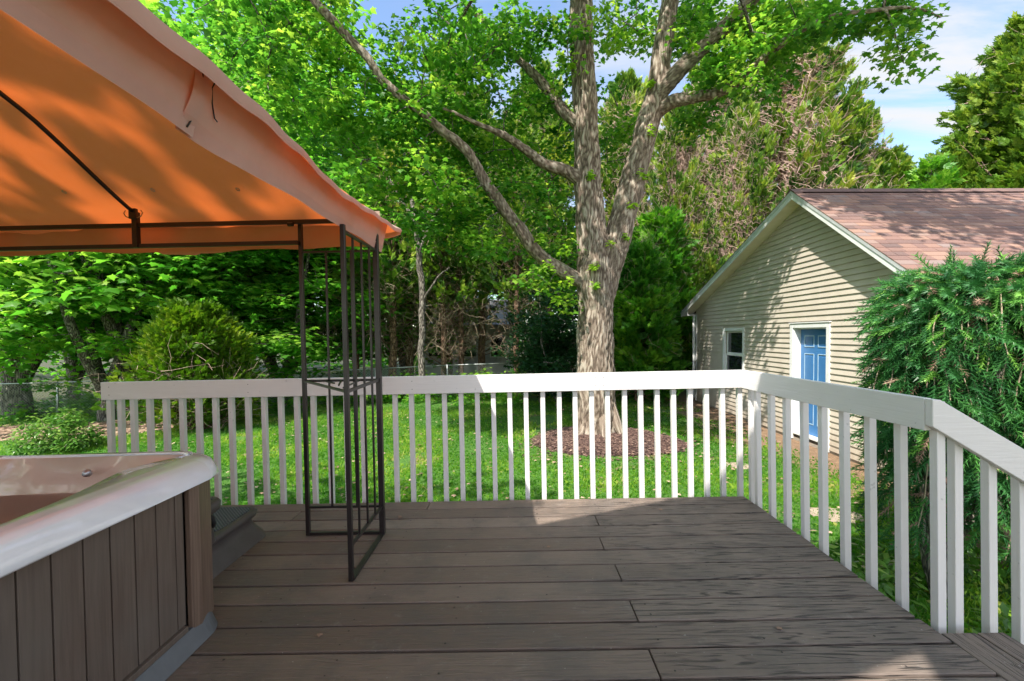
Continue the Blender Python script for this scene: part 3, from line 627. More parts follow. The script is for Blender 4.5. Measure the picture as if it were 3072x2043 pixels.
# step behind the tub
step = thing('tub_step', 'dark plastic two tier step with ribbed mat behind the hot tub', 'step', (-1.9, 2.3, 0), True)
def slab_loft(levels, x0):   # levels: (y0,y1,xr,z,r)
    L = [[(x, y, z) for x, y in rounded(x0, xr, y0, y1, r, 5)] for y0, y1, xr, z, r in levels]
    V, Fc = loft(L); n_ = len(L[0]); Fc.append(tuple(range(len(V)-n_, len(V)))); return V, Fc
b = MB(); V, Fc = slab_loft([(1.86, 2.60, -1.490, .001, .09), (1.87, 2.59, -1.500, .03, .09), (1.88, 2.575, -1.535, .07, .09), (1.88, 2.565, -1.555, .115, .09), (1.88, 2.575, -1.535, .135, .08), (1.88, 2.575, -1.530, .160, .07), (1.89, 2.565, -1.545, .170, .06)], -2.35); b.add(V, Fc)
V, Fc = slab_loft([(1.87, 2.16, -1.50, .165, .05), (1.87, 2.15, -1.515, .30, .05), (1.87, 2.165, -1.47, .335, .06), (1.87, 2.165, -1.465, .37, .06), (1.88, 2.155, -1.48, .385, .05)], -2.35); b.add(V, Fc)
b.build('step_body', 'step_plastic', step, smooth=True)
b = MB(); V, Fc = slab_loft([(2.215, 2.545, -1.565, .168, .05), (2.215, 2.545, -1.565, .1745, .05)], -2.30); b.add(V, Fc); b.build('tread_mat', 'rubber_mat', step)
b = MB(); V, Fc = slab_loft([(1.90, 2.14, -1.50, .383, .04), (1.90, 2.14, -1.50, .389, .04)], -2.30); b.add(V, Fc); b.build('tread_mat', 'rubber_mat', step)
b = MB(); b.tube([(-1.462, 2.02, .345), (-1.448, 2.03, .330), (-1.446, 2.04, .30), (-1.452, 2.045, .275)], [.008, .011, .011, .006], 8); b.build('handle', 'black_gap', step, smooth=True)

# ------------------------------------------------------------------ gazebo
gzb = thing('gazebo', 'soft top gazebo with tan orange canopy on dark metal posts', 'gazebo', (-2.2, 1.1, 0), True)
gx0, gx1, gy0, gy1 = -3.61, -.79, -.40, 2.535
legs = []
def leg(x, y_, z1, w=.022):
    b = MB(); b.bar((x, y_, .004), (x, y_, z1), w); return b.build('post', 'dark_metal', gzb, .002)
def corner(cx, cy, sx, sy):
    lx = cx - sx*.445; ly = cy - sy*.487
    b = MB(); b.bar((cx, cy, .004), (cx, cy, 1.88), .030); b.build('corner_post', 'dark_metal', gzb, .002)
    leg(lx, cy, 1.87); leg(cx, ly, 1.72 if sx > 0 else 1.87)
    b = MB()
    for zz_ in (.17, 1.69):
        b = MB(); b.bar((lx, cy, zz_), (cx, cy, zz_), .012); b.build('panel_rail', 'dark_metal', gzb)
        b = MB(); b.bar((cx, ly, zz_), (cx, cy, zz_), .014); b.build('panel_rail', 'dark_metal', gzb)
    b = MB(); b.bar((lx, cy, .012), (cx, cy, .012), .016); b.build('foot_bar', 'dark_metal', gzb)
    b = MB(); b.bar((cx, ly, .008), (cx, cy, .008), .028, .008); b.build('foot_bar', 'dark_metal', gzb)
    for i in (1, 2):
        b = MB(); x = lx + (cx-lx)*i/3; b.bar((x, cy, .17), (x, cy, 1.69), .010); b.build('panel_bar', 'dark_metal', gzb)
    for i in (1, 2, 3):
        b = MB(); y_ = ly + (cy-ly)*i/4; b.bar((cx, y_, .17), (cx, y_, 1.69), .010); b.build('panel_bar', 'dark_metal', gzb)
    b = MB(); b.bar((lx, cy, .925), (cx, ly, .918), .016, .010); b.bar((cx, ly, .918), (cx, cy, .925), .012, .016); b.bar((lx, cy, .925), (cx, cy, .925), .010, .014)
    for i in (1, 2, 3):
        f_ = i/4; b.bar((lx + (cx-lx)*f_, cy, .925), (lx + (cx-lx)*(.35+f_*.65), cy - (cy-ly)*(f_*.95), .921), .008)
    b.build('shelf', 'dark_metal', gzb)
corner(gx1, gy1, 1, 1); corner(gx0, gy1, -1, 1); corner(gx1, gy0, 1, -1); corner(gx0, gy0, -1, -1)
for zz_ in (1.862, 1.741):
    for p_, q_ in (((gx0, gy1 - .03, zz_), (gx1, gy1 - .03, zz_)), ((gx0, gy0 + .03, zz_), (gx1, gy0 + .03, zz_)), ((gx0 + .03, gy0, zz_), (gx0 + .03, gy1, zz_)), ((gx1 - .055, gy0, zz_ + .03*(zz_ < 1.8)), (gx1 - .055, gy1, zz_ + .03*(zz_ < 1.8)))):
        if zz_ == 1.741 and p_[1] == gy1 - .03: q_ = (gx1 - .445, q_[1], q_[2])
        b = MB(); b.bar(p_, q_, .020, .024); b.build('beam', 'dark_metal', gzb, .002)
cX, cY = -2.185, 1.12
HX, HY = 1.49, 1.63                                                     # half sizes of the canopy
PR = [(0, 1.845), (.06, 1.872), (.15, 1.915), (.28, 1.975), (.53, 2.125), (.72, 2.235), (.89, 2.315), (1.2, 2.44), (1.5, 2.53)]
def prof_z(d):
    for (a, za), (c, zc) in zip(PR[:-1], PR[1:]):
        if d <= c: f_ = (d-a)/(c-a); return za + (zc-za)*f_
    return PR[-1][1]
def roofz(x, y_):
    u = (HX - abs(x-cX)); v = (HY - abs(y_-cY))*HX/HY; d = max(0, min(u, v))
    z = prof_z(d); e = abs(u-v)
    z += .018*math.exp(-e/.06)                                          # ridge seams
    z -= .030*math.exp(-min(u, v)/.25)*math.sin(math.pi*min(1, max(0, (abs(x-cX) if u > v else abs(y_-cY))/HX)))**2
    z += .008*mnoise.noise(Vector((x*2.2, y_*2.2, 0))) + .0035*mnoise.noise(Vector((x*7, y_*7, 2)))
    # taut radial creases from the eave
    z += .004*math.sin((x if v < u else y_)*26)*math.exp(-d/.3)
    return z
NG = 96
gxs = [cX - HX + 2*HX*i/NG for i in range(NG+1)]; gys = [cY - HY + 2*HY*i/NG for i in range(NG+1)]
def wob(y_): return .010*math.sin(y_*2.3 + .5) + .003*math.sin(y_*6.1)
V = []; Fc = []
for j, y_ in enumerate(gys):
    for i, x in enumerate(gxs):
        xx = x + (wob(y_) if i > NG-3 else 0); V.append((xx, y_, roofz(x, y_)))
for j in range(NG):
    for i in range(NG): a = j*(NG+1)+i; Fc.append((a, a+1, a+NG+2, a+NG+1))
b = MB(); b.add(V, Fc); canopy = b.build('canopy', 'fabric', gzb, smooth=True)
# hem folded under the eave, all round
def strip(path, name, par, mat='fabric'):
    """path: list of (top, mid..., bottom) point columns"""
    n_ = len(path[0]); V = [p for col in path for p in col]; Fc = []
    for i in range(len(path)-1):
        for k in range(n_-1): Fc.append((i*n_+k, i*n_+k+1, (i+1)*n_+k+1, (i+1)*n_+k))
    b = MB(); b.add(V, Fc); return b.build(name, mat, par, smooth=True)
cols = []
for i in range(NG+1):
    y_ = gys[i]; x = cX + HX + wob(y_); z = roofz(cX + HX, y_); near = max(0, min(1, (1.55 - y_)/.5))
    cols.append([(x, y_, z), (x + .004, y_, z - .012 - .010*near), (x - .002, y_, z - .024 - .022*near)])
strip(cols, 'eave_hem', gzb)
cols = []
for i in range(NG+1):
    x = gxs[i]; y_ = cY + HY; z = roofz(x, y_); cols.append([(x, y_, z), (x, y_ + .003, z - .015), (x, y_ - .003, z - .035)])
strip(cols, 'eave_hem', gzb)
# valances: right side in two overlapping lengths, far side in one, left and near sides
def val_side(y0, y1, dx, curl=0., name='valance'):
    cols = []; n_ = 46
    for i in range(n_+1):
        y_ = y0 + (y1-y0)*i/n_; col = []
        for j in range(9):
            f_ = j/8; ztop = roofz(-.745, y_) + .004; zb = 1.708 + .006*math.sin(y_*3.4+.6) + .003*math.sin(y_*9)
            x = -.748 + (-.800+.748)*f_ + dx + .005*math.sin(y_*7 + 3*f_)*f_ + .0025*math.sin(y_*19 + 2*f_)*f_
            if curl: x += curl*math.exp(-abs(y_-1.08)/.05)*math.sin(math.pi*f_)
            col.append((x, y_, ztop + (zb-ztop)*f_))
        cols.append(col)
    strip(cols, name, gzb)
    strip([[(c[6][0] + .0022, c[6][1], c[6][2] - .006), (c[7][0] + .0025, c[7][1], c[7][2]), (c[8][0] + .0022, c[8][1], c[8][2] - .003)] for c in cols], 'valance_hem', gzb)
b = MB(); b.tube([(-.738, 1.060, 1.885), (-.742, 1.075, 1.86), (-.752, 1.082, 1.83), (-.764, 1.078, 1.80), (-.771, 1.088, 1.775), (-.780, 1.086, 1.745), (-.786, 1.072, 1.712)], [.0022]*7, 5); b.build('tie_cord', 'dark_metal', gzb, smooth=True)
b = MB(); b.tube([(-.742, 1.125, 1.862), (-.752, 1.118, 1.835), (-.760, 1.128, 1.80), (-.770, 1.150, 1.772), (-.768, 1.158, 1.766)], [.0018]*5, 5); b.build('tie_cord', 'dark_metal', gzb, smooth=True)
b = MB(); b.hexa([(-.741, 1.03, 1.868), (-.741, 1.19, 1.866), (-.735, 1.19, 1.866), (-.735, 1.03, 1.868), (-.741, 1.03, 1.884), (-.741, 1.19, 1.879), (-.735, 1.19, 1.879), (-.735, 1.03, 1.884)]); b.build('zip_flap', 'dark_metal', gzb, .002)
val_side(1.055, gy1 + .115, 0., .022); val_side(cY - HY + .1, 1.10, .012, -.015)
cols = []
for i in range(81):
    x = -.795 + (gx0 - .0 + .795)*i/80; col = []
    for j in range(8):
        f_ = j/7; zt = 1.955; zb = 1.735 + .008*math.sin(x*4.1) + .006*math.sin(x*11) - (.014 if -2.2 < x < -1.95 else 0)
        yy = gy1 + .095 + .03*f_ + .010*math.sin(x*6 + 2*f_) + .004*math.sin(x*23)*f_
        col.append((x, yy, zt + (zb-zt)*f_))
    cols.append(col)
strip(cols, 'valance', gzb)
for xs2 in (gx0 - .06,):
    strip([[(xs2, gy0 - .1 + (gy1-gy0+.2)*i/30, 1.93 - .2*j/3) for j in range(4)] for i in range(31)], 'valance', gzb)
strip([[(gx0 + (gx1-gx0)*i/30, gy0 - .08, 1.93 - .2*j/3) for j in range(4)] for i in range(31)], 'valance', gzb)
# ribs, hub, brackets
def rib(x0_, y0_):
    pts = []
    for i in range(25):
        f_ = i/24; x = x0_ + (cX-x0_)*f_; y_ = y0_ + (cY-y0_)*f_; pts.append((x, y_, max(1.88, roofz(x, y_) - .018)))
    b = MB(); b.tube(pts, [.011]*25, 6); b.build('rib', 'dark_metal', gzb, smooth=True)
for xx, yy in ((cX, gy1 - .03), (cX, gy0 + .03), (gx0 + .03, cY), (gx1 - .02, cY), (gx1, gy1), (gx0, gy1), (gx1, gy0), (gx0, gy0)): rib(xx, yy)
b = MB(); b.tube([(cX, cY, 2.46), (cX, cY, 2.54)], [.07, .07], 12); b.build('hub', 'dark_metal', gzb)
for bx, by in ((cX, gy1 - .03),):
    b = MB(); b.bar((bx, by - .004, 1.73), (bx, by - .004, 1.94), .030, .030); b.bar((bx, by - .02, 1.895), (bx, by - .02, 1.955), .042, .02); b.build('bracket', 'dark_metal', gzb, .003)
    for s_ in (-1, 1):
        b = MB(); b.tube([(bx + s_*.02, by - .02, 1.90), (bx + s_*.045, by - .02, 1.91), (bx + s_*.055, by - .02, 1.93), (bx + s_*.045, by - .02, 1.945)], [.003]*4, 5); b.build('tie_loop', 'twig_tan', gzb, smooth=True)
b = MB(); b.tube([(gx1 - .445 - .02, gy1 - .045, 1.845), (gx1 - .445 - .05, gy1 - .045, 1.845)], [.012, .012], 8); b.build('knob', 'dark_metal', gzb)
for gx_, gy_ in ((193, 592), (459, 592), (714, 592)):
    p_ = dk(gx_, gy_, 1, 2.35); z = roofz(p_[0], p_[1]); 
    b = MB(); R1 = .011; V = []; Fc = []
    for i in range(14):
        a = 2*math.pi*i/14
        for r_, zz_ in ((.0055, 0), (.011, 0)): V.append((p_[0] + r_*math.cos(a), p_[1] + r_*math.sin(a), roofz(p_[0], p_[1] + r_*math.sin(a)) - .012))
    for i in range(14): Fc.append((i*2, i*2+1, ((i+1) % 14)*2+1, ((i+1) % 14)*2))
    b.add(V, Fc); b.build('grommet', 'galv', gzb)

# ------------------------------------------------------------------ small twig on the boards
p_ = dk(1193, 1555, 2, 0.004)
t_ = thing('fallen_leaf', 'small curled dry leaf lying on the deck beside the gazebo post', 'leaf', (p_[0], p_[1], 0), True)
V, Fa, rr = scatter(TM, np.array([[p_[0], p_[1], .006], [p_[0] + .02, p_[1] + .01, .008]]), np.array([[1, .3, .15], [-.6, .5, .25]]), np.array([[0, .2, 1.], [.3, 0, 1.]]), [.04, .03], np.array([.1, .3]))
np_obj('leaf_blade', V, Fa, 'dry_leaf', t_, rr)

for lx_, ly_, lab in ((1640, 1640, 'tiny dry leaf near the middle of the deck'), (2330, 1880, 'tiny dry leaf on the deck near the side rail'), (960, 1900, 'tiny dry leaf on the deck near the hot tub corner'), (1980, 1530, 'tiny dry leaf at the far edge of the deck by the rail corner')):
    p_ = dk(lx_, ly_, 2, 0.003); t_ = thing('fallen_leaf', lab, 'leaf', (p_[0], p_[1], 0), True)
    V, Fa, rr = scatter(TM, np.array([[p_[0], p_[1], .005]]), np.array([[math.cos(lx_), math.sin(lx_), .12]]), np.array([[.1, .1, 1.]]), [.026], np.array([.45])); np_obj('leaf_blade', V, Fa, 'dry_leaf', t_, rr)
# ------------------------------------------------------------------ unseen slab over the viewer, added to cast the shade on the deck
pr_ = thing('added_shade_roof', 'added unseen flat slab above and behind the viewer, shaped to shade the deck', 'roof', (0, 0, 0), True)
HR = 3.6; tt = HR/2.07; sh = np.array([-tt, -1.3*tt])
e1a = np.array([.224, 2.589]) + sh; dirn = np.array([1, .383])
L1 = lambda X_: e1a[1] + .383*(X_ - e1a[0]); e2a = np.array([1.561, 1.567]) + sh; L2 = lambda X_: e2a[1] + .365*(X_ - e2a[0])
nx_, ny_ = e2a + np.array([-.15, -.312])                                  # notch cut to let a sunlit triangle fall on the deck
P = [(-2.9, L1(-2.9)), (1.35, L1(1.35)), (1.35, -1.9), (nx_ + .02, -1.9), (nx_, ny_), (e2a[0], e2a[1]), (-1.3, L2(-1.3)), (-1.3, -1.9), (-2.9, -1.9)]
n_ = len(P); b = MB(); b.add([(x, y_, HR) for x, y_ in P] + [(x, y_, HR + .14) for x, y_ in P], [tuple(range(n_)), tuple(range(n_, 2*n_))[::-1]] + [(k, n_+k, n_+(k+1) % n_, (k+1) % n_) for k in range(n_)]); b.build('shade_slab', 'trim_white', pr_)
for x, y_ in ((-2.8, -1.85), (1.2, -1.85), (-1.45, -1.85)):
    b = MB(); b.box((x, y_, -.9), (x + .12, y_ + .12, HR - .003)); b.build('post', 'trim_white', pr_)

# ------------------------------------------------------------------ garage
gar = thing('garage', 'beige lap sided garage with brown shingle roof and blue door', 'garage', (5.45, 8.0, -.85))
GP = lambda t_, s_, z: (5.2477 + .0233*t_ + s_, t_, z)
PT, PZ, SR, SLL = 8.025, 3.868, .75, .349                                 # ridge place and height, near slope, far slope
def rz_(t_): return PZ - (PT-t_)*SR if t_ < PT else PZ - (t_-PT)*SLL
TN0, TF0 = 4.95, 13.13; SE = 9.5                                         # wall ends, length away from the viewer
open_list = [(7.364, 8.462, -.9, 1.395), (10.232, 11.325, .02, 1.354)]
def wall_ranges(z):
    lo = max(TN0, PT - (PZ - .13 - z)/SR); hi = min(TF0, PT + (PZ - .13 - z)/SLL)
    R = [(lo, hi)]
    for a, c, z0, z1 in open_list:
        if z0 < z < z1: R = [q for (p, r) in R for q in ((p, min(r, a)), (max(p, c), r)) if q[1] > q[0] + .001]
    return [(p, r) for p, r in R if r > p + .001]
b = MB(); z = -.80; EX = .1016
while z < PZ - .16:
    for (p, r), (p2, r2) in zip(wall_ranges(z + .001), wall_ranges(z + EX - .002) if len(wall_ranges(z + .001)) == len(wall_ranges(z + EX - .002)) else wall_ranges(z + .001)):
        ztop = min(z + EX + .004, PZ - .14)
        b.add([GP(p, -.026, z), GP(r, -.026, z), GP(r2, -.004, ztop), GP(p2, -.004, ztop), GP(p, .012, z), GP(r, .012, z)], [(0, 3, 2, 1), (0, 1, 5, 4)])
    z += EX
b.build('siding', 'siding', gar)
def slabq(b, pts, th):                                                   # quad with thickness downwards
    P = [tuple(q) for q in pts]; return b.hexa([(x, y_, z_ - th) for x, y_, z_ in P] + P)
b = MB()
# body behind the siding, with holes for door and window left open by building it from strips
def body(t0, t1, z0, z1): b.hexa([GP(t0, .012, z0), GP(t0, SE, z0), GP(t1, SE, z0), GP(t1, .012, z0), GP(t0, .012, z1), GP(t0, SE, z1), GP(t1, SE, z1), GP(t1, .012, z1)])
ts = sorted([TN0, 7.40, 8.42, PT, 10.28, 11.28, TF0])
for a, c in zip(ts[:-1], ts[1:]):
    for z0, hole in ((-.80, None),):
        zz0 = z0
        if a >= 7.40 and c <= 8.43: zz0 = 1.35
        zt0, zt1 = rz_(a) - .16, rz_(c) - .16
        def hx(zb0, zb1, f0, f1): b.hexa([GP(a, .012, zb0), GP(a, SE, zb0), GP(c, SE, zb1), GP(c, .012, zb1), GP(a, .012, f0), GP(a, SE, f0), GP(c, SE, f1), GP(c, .012, f1)])
        if a >= 10.28 and c <= 11.28: hx(-.80, -.80, .06, .06); hx(1.31, 1.31, zt0, zt1)
        else: hx(zz0, zz0, zt0, zt1)
b.build('wall', 'siding', gar)
b = MB(); b.hexa([GP(TN0-.01, .0, -1.6), GP(TN0-.01, SE, -1.6), GP(TF0+.01, SE, -1.6), GP(TF0+.01, .0, -1.6), GP(TN0-.01, .0, -.803), GP(TN0-.01, SE, -.803), GP(TF0+.01, SE, -.803), GP(TF0+.01, .0, -.803)]); b.build('foundation', 'foundation', gar)
# shingles course by course
def roof(t_eave, sgn, slope, name, detail):
    b = MB(); cosl = 1/math.sqrt(1+slope*slope); run = abs(PT - t_eave); nrow = int(run/cosl/.128); rg = random.Random(9)
    b.cur = .3
    zt = lambda d: PZ - slope*d
    # deck under the shingles
    for d0, d1 in ((0, run),): b.hexa([GP(PT, -.30, zt(0)-.06), GP(PT, SE+.3, zt(0)-.06), GP(PT + sgn*run, SE+.3, zt(run)-.06), GP(PT + sgn*run, -.30, zt(run)-.06), GP(PT, -.30, zt(0)-.012), GP(PT, SE+.3, zt(0)-.012), GP(PT + sgn*run, SE+.3, zt(run)-.012), GP(PT + sgn*run, -.30, zt(run)-.012)])
    for i in range(nrow+1):
        d0 = min(run + .02, (i+1)*run/(nrow+1)); d1 = i*run/(nrow+1); s_ = -.315 - rg.random()*.0; off = rg.random()*.3
        s_ = -.315
        while s_ < SE + .3:
            w = (rg.choice((.15, .2, .25, .33)) if detail else 1.2); e = min(SE + .31, s_ + w); b.cur = rg.random(); h_ = .007 + rg.choice((0, .004))
            b.hexa([GP(PT + sgn*d0, s_, zt(d0) - .012), GP(PT + sgn*d0, e - .004, zt(d0) - .012), GP(PT + sgn*d1, e - .004, zt(d1) - .012), GP(PT + sgn*d1, s_, zt(d1) - .012), GP(PT + sgn*d0, s_, zt(d0) + h_), GP(PT + sgn*d0, e - .004, zt(d0) + h_), GP(PT + sgn*d1, e - .004, zt(d1) - .002), GP(PT + sgn*d1, s_, zt(d1) - .002)])
            s_ = e
    b.build(name, 'shingle', gar)
roof(4.45, -1, SR, 'roof', True); roof(13.62, 1, SLL, 'roof', False)
b = MB(); rg = random.Random(5); s_ = -.32
while s_ < SE + .3:                                                       # ridge caps
    b.cur = .05 + .25*rg.random(); b.hexa([GP(PT-.13, s_, PZ-.098), GP(PT-.13, s_+.3, PZ-.090), GP(PT, s_+.3, PZ+.008), GP(PT, s_, PZ+.002), GP(PT-.13, s_, PZ-.072), GP(PT-.13, s_+.3, PZ-.066), GP(PT, s_+.3, PZ+.034), GP(PT, s_, PZ+.024)])
    b.hexa([GP(PT, s_, PZ+.002), GP(PT, s_+.3, PZ+.008), GP(PT+.13, s_+.3, PZ-.04), GP(PT+.13, s_, PZ-.046), GP(PT, s_, PZ+.024), GP(PT, s_+.3, PZ+.034), GP(PT+.13, s_+.3, PZ-.015), GP(PT+.13, s_, PZ-.021)]); s_ += .15
b.build('ridge_cap', 'shingle', gar)
def rake(t_end, slope, sgn):
    run = abs(PT-t_end); zt = lambda d: PZ - slope*d
    for z0, z1, s0, s1, nm, mt in ((-.165, -.016, -.302, -.280, 'fascia', 'trim_white'), (-.075, -.010, -.312, -.3025, 'drip_edge', 'fascia_metal')):
        b = MB(); A = [GP(PT, s0, zt(0)+z0), GP(PT, s1, zt(0)+z0), GP(PT + sgn*run, s1, zt(run)+z0), GP(PT + sgn*run, s0, zt(run)+z0)]; B_ = [GP(PT, s0, zt(0)+z1), GP(PT, s1, zt(0)+z1), GP(PT + sgn*run, s1, zt(run)+z1), GP(PT + sgn*run, s0, zt(run)+z1)]
        b.hexa(A + B_); b.build(nm, mt, gar, .002)
    b = MB(); d = .0                                                      # soffit boards with fine joints
    while d < run - .01:
        e = min(run, d + .10); z0 = -.150
        b.hexa([GP(PT + sgn*d, -.279, zt(d)+z0), GP(PT + sgn*d, -.004, zt(d)+z0), GP(PT + sgn*(e-.004), -.004, zt(e-.004)+z0), GP(PT + sgn*(e-.004), -.279, zt(e-.004)+z0), GP(PT + sgn*d, -.279, zt(d)+z0+.02), GP(PT + sgn*d, -.004, zt(d)+z0+.02), GP(PT + sgn*(e-.004), -.004, zt(e-.004)+z0+.02), GP(PT + sgn*(e-.004), -.279, zt(e-.004)+z0+.02)]); d = e
    b.build('soffit', 'soffit', gar)
rake(4.45, SR, -1); rake(13.62, SLL, 1)
b = MB(); b.hexa([GP(13.13, -.28, 1.775), GP(13.13, SE, 1.775), GP(13.60, SE, 1.775), GP(13.60, -.28, 1.775), GP(13.13, -.28, 1.80), GP(13.13, SE, 1.80), GP(13.60, SE, 1.80), GP(13.60, -.28, 1.80)]); b.build('soffit', 'trim_white', gar)
b = MB(); b.hexa([GP(13.60, -.28, 1.77), GP(13.60, SE, 1.77), GP(13.625, SE, 1.77), GP(13.625, -.28, 1.77), GP(13.60, -.28, 1.90), GP(13.60, SE, 1.90), GP(13.625, SE, 1.90), GP(13.625, -.28, 1.90)])
b.hexa([GP(13.13, -.279, 1.80), GP(13.13, -.265, 1.80), GP(13.60, -.265, 1.80), GP(13.60, -.279, 1.80), GP(13.13, -.279, 1.96), GP(13.13, -.265, 1.96), GP(13.60, -.265, 1.80), GP(13.60, -.279, 1.80)]); b.build('fascia', 'trim_white', gar)
for tt_ in (TF0 - .09, TN0):
    b = MB(); b.hexa([GP(tt_, -.030, -.82), GP(tt_, -.021, -.82), GP(tt_+.09, -.021, -.82), GP(tt_+.09, -.030, -.82), GP(tt_, -.030, 1.80 if tt_ > 9 else 1.4), GP(tt_, -.021, 1.80 if tt_ > 9 else 1.4), GP(tt_+.09, -.021, 1.80 if tt_ > 9 else 1.4), GP(tt_+.09, -.030, 1.80 if tt_ > 9 else 1.4)]); b.build('corner_board', 'trim_white', gar)
b = MB(); b.tube([GP(13.19, -.06, 1.78), GP(13.19, -.06, 0), GP(13.19, -.06, -.72), GP(13.12, -.16, -.84)], [.035]*4, 8); b.build('downspout', 'trim_white', gar, smooth=True)
# door
def gbox(t0, t1, s0, s1, z0, z1): return [GP(t0, s0, z0), GP(t1, s0, z0), GP(t1, s1, z0), GP(t0, s1, z0), GP(t0, s0, z1), GP(t1, s0, z1), GP(t1, s1, z1), GP(t0, s1, z1)]
b = MB(); ca, cb_ = 7.364, 8.462
b.hexa(gbox(ca, ca+.085, -.036, .02, -.84, 1.395)); b.hexa(gbox(cb_-.085, cb_, -.036, .02, -.84, 1.395)); b.hexa(gbox(ca+.085, cb_-.085, -.036, .02, 1.312, 1.395)); b.hexa(gbox(ca-.02, cb_+.02, -.050, .0, 1.397, 1.415)); b.build('door_frame', 'trim_white', gar, .004)
b = MB(); b.hexa(gbox(ca+.087, ca+.107, -.012, .17, -.72, 1.31)); b.hexa(gbox(cb_-.107, cb_-.087, -.012, .17, -.72, 1.31)); b.hexa(gbox(ca+.108, cb_-.108, -.012, .17, 1.29, 1.31)); b.build('door_jamb', 'trim_white', gar, .002)
b = MB(); b.hexa(gbox(ca+.108, cb_-.108, -.03, .17, -.735, -.70)); b.build('threshold', 'trim_white', gar, .003)
d0_, d1_ = ca + .110, cb_ - .110
b = MB(); b.hexa(gbox(d0_, d1_, .115, .155, -.698, 1.288)); door = b.build('door', 'blue_door', gar, .002)
w = d1_ - d0_; c0, c1 = d0_ + .115, d0_ + w/2 - .05; c2, c3 = d0_ + w/2 + .05, d1_ - .115
for (p, q) in ((c0, c1), (c2, c3)):
    for z0, z1 in ((-.50, .08), (.22, .83), (.95, 1.17)):
        b = MB(); e = .016
        for (aa, bb, y0, y1) in ((p, q, z0, z0+e), (p, q, z1-e, z1), (p, p+e, z0+e, z1-e), (q-e, q, z0+e, z1-e)): b.hexa(gbox(aa, bb, .106, .1145, y0, y1))
        o = b.build('panel_moulding', 'blue_edge', gar, .003); o.parent = door
        b = MB(); b.hexa(gbox(p+.05, q-.05, .108, .1145, z0+.05, z1-.05)); o = b.build('door_panel', 'blue_door', gar, .006); o.parent = door
b = MB(); k0 = GP(d0_ + .06, .115, .22); b.tube([k0, (k0[0]-.03, k0[1], k0[2]), (k0[0]-.035, k0[1], k0[2]), (k0[0]-.065, k0[1], k0[2])], [.012, .012, .026, .022], 10); o = b.build('door_knob', 'galv', gar, smooth=True); o.parent = door
# window
b = MB(); wa, wb = 10.232, 11.325
b.hexa(gbox(wa, wa+.075, -.036, .02, .02, 1.354)); b.hexa(gbox(wb-.075, wb, -.036, .02, .02, 1.354)); b.hexa(gbox(wa+.075, wb-.075, -.036, .02, 1.28, 1.354)); b.hexa(gbox(wa-.02, wb+.02, -.055, .02, -.03, .019)); win = b.build('window', 'trim_white', gar, .004)
b = MB()
for z0, z1, s0 in ((.69, 1.278, .045), (.022, .70, .02)):
    f_ = .045; b.hexa(gbox(wa+.077, wa+.077+f_, s0, s0+.03, z0, z1)); b.hexa(gbox(wb-.077-f_, wb-.077, s0, s0+.03, z0, z1)); b.hexa(gbox(wa+.077+f_, wb-.077-f_, s0, s0+.03, z0, z0+f_)); b.hexa(gbox(wa+.077+f_, wb-.077-f_, s0, s0+.03, z1-f_, z1))
o = b.build('sash', 'trim_white', gar, .002); o.parent = win
for z0, z1, s0 in ((.735, 1.233, .058), (.067, .655, .033)):
    b = MB(); b.hexa(gbox(wa+.1225, wb-.1225, s0, s0+.006, z0, z1)); o = b.build('pane', 'glass', gar); o.parent = win

# ------------------------------------------------------------------ leaf clusters and trees
def cluster_leaves(centers, n_each, rad_, flat, size, seed, tmpl=TM, tone=0., droop=.35, width=1.):
    r = np.random.RandomState(seed); n_ = len(centers)*n_each
    c = np.repeat(np.asarray(centers), n_each, 0); ct = np.repeat(r.rand(len(centers)), n_each); rd = np.repeat(np.broadcast_to(np.asarray(rad_), (len(centers),)), n_each)
    d = r.randn(n_, 3); d = norm(d)*(r.rand(n_, 1)**.45); off = d*rd[:, None]; off[:, 2] *= flat
    off[:, 2] -= (off[:, 0]**2 + off[:, 1]**2)/np.maximum(rd, .01)*.35
    th = r.rand(n_)*6.283; fwd = np.stack([np.cos(th), np.sin(th), -droop + .8*(r.rand(n_)-.5)], 1) + norm(off)*.6
    up = np.stack([.9*(r.rand(n_)-.5), .9*(r.rand(n_)-.5), np.ones(n_)], 1)
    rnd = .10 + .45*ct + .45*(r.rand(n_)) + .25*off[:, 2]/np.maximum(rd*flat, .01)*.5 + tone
    return scatter(tmpl, c + off, fwd, up, size*(.6 + .8*r.rand(n_)), rnd, width)

def connect(skel, centers):
    """join every leaf cluster to the nearest branch already there"""
    nodes = list(map(np.array, skel)); out_P, out_Q, rr = [], [], []
    cs = sorted(centers, key=lambda c: min(np.linalg.norm(nodes[i]-c) for i in range(0, len(nodes), 1)))
    arr = np.array(nodes)
    for c in cs:
        i = np.argmin(((arr - c)**2).sum(1)); p = arr[i]; L = np.linalg.norm(c-p); n_ = max(2, int(L/.3))
        prev = p; perp = np.array([math.sin(L*9), math.cos(L*7), .6])*.07*L
        new = []
        for k in range(1, n_+1):
            f_ = k/n_; q = p + (c-p)*f_ + perp*math.sin(math.pi*f_); out_P.append(prev); out_Q.append(q); rr.append((.006 + .022*min(L, 2.)*(1-(k-1)/n_)*.8, .006 + .022*min(L, 2.)*(1-k/n_)*.8)); prev = q; new.append(q)
        arr = np.concatenate([arr, np.array(new)])
    return np.array(out_P), np.array(out_Q), np.array(rr)

def cm(*v): return np.concatenate(v)
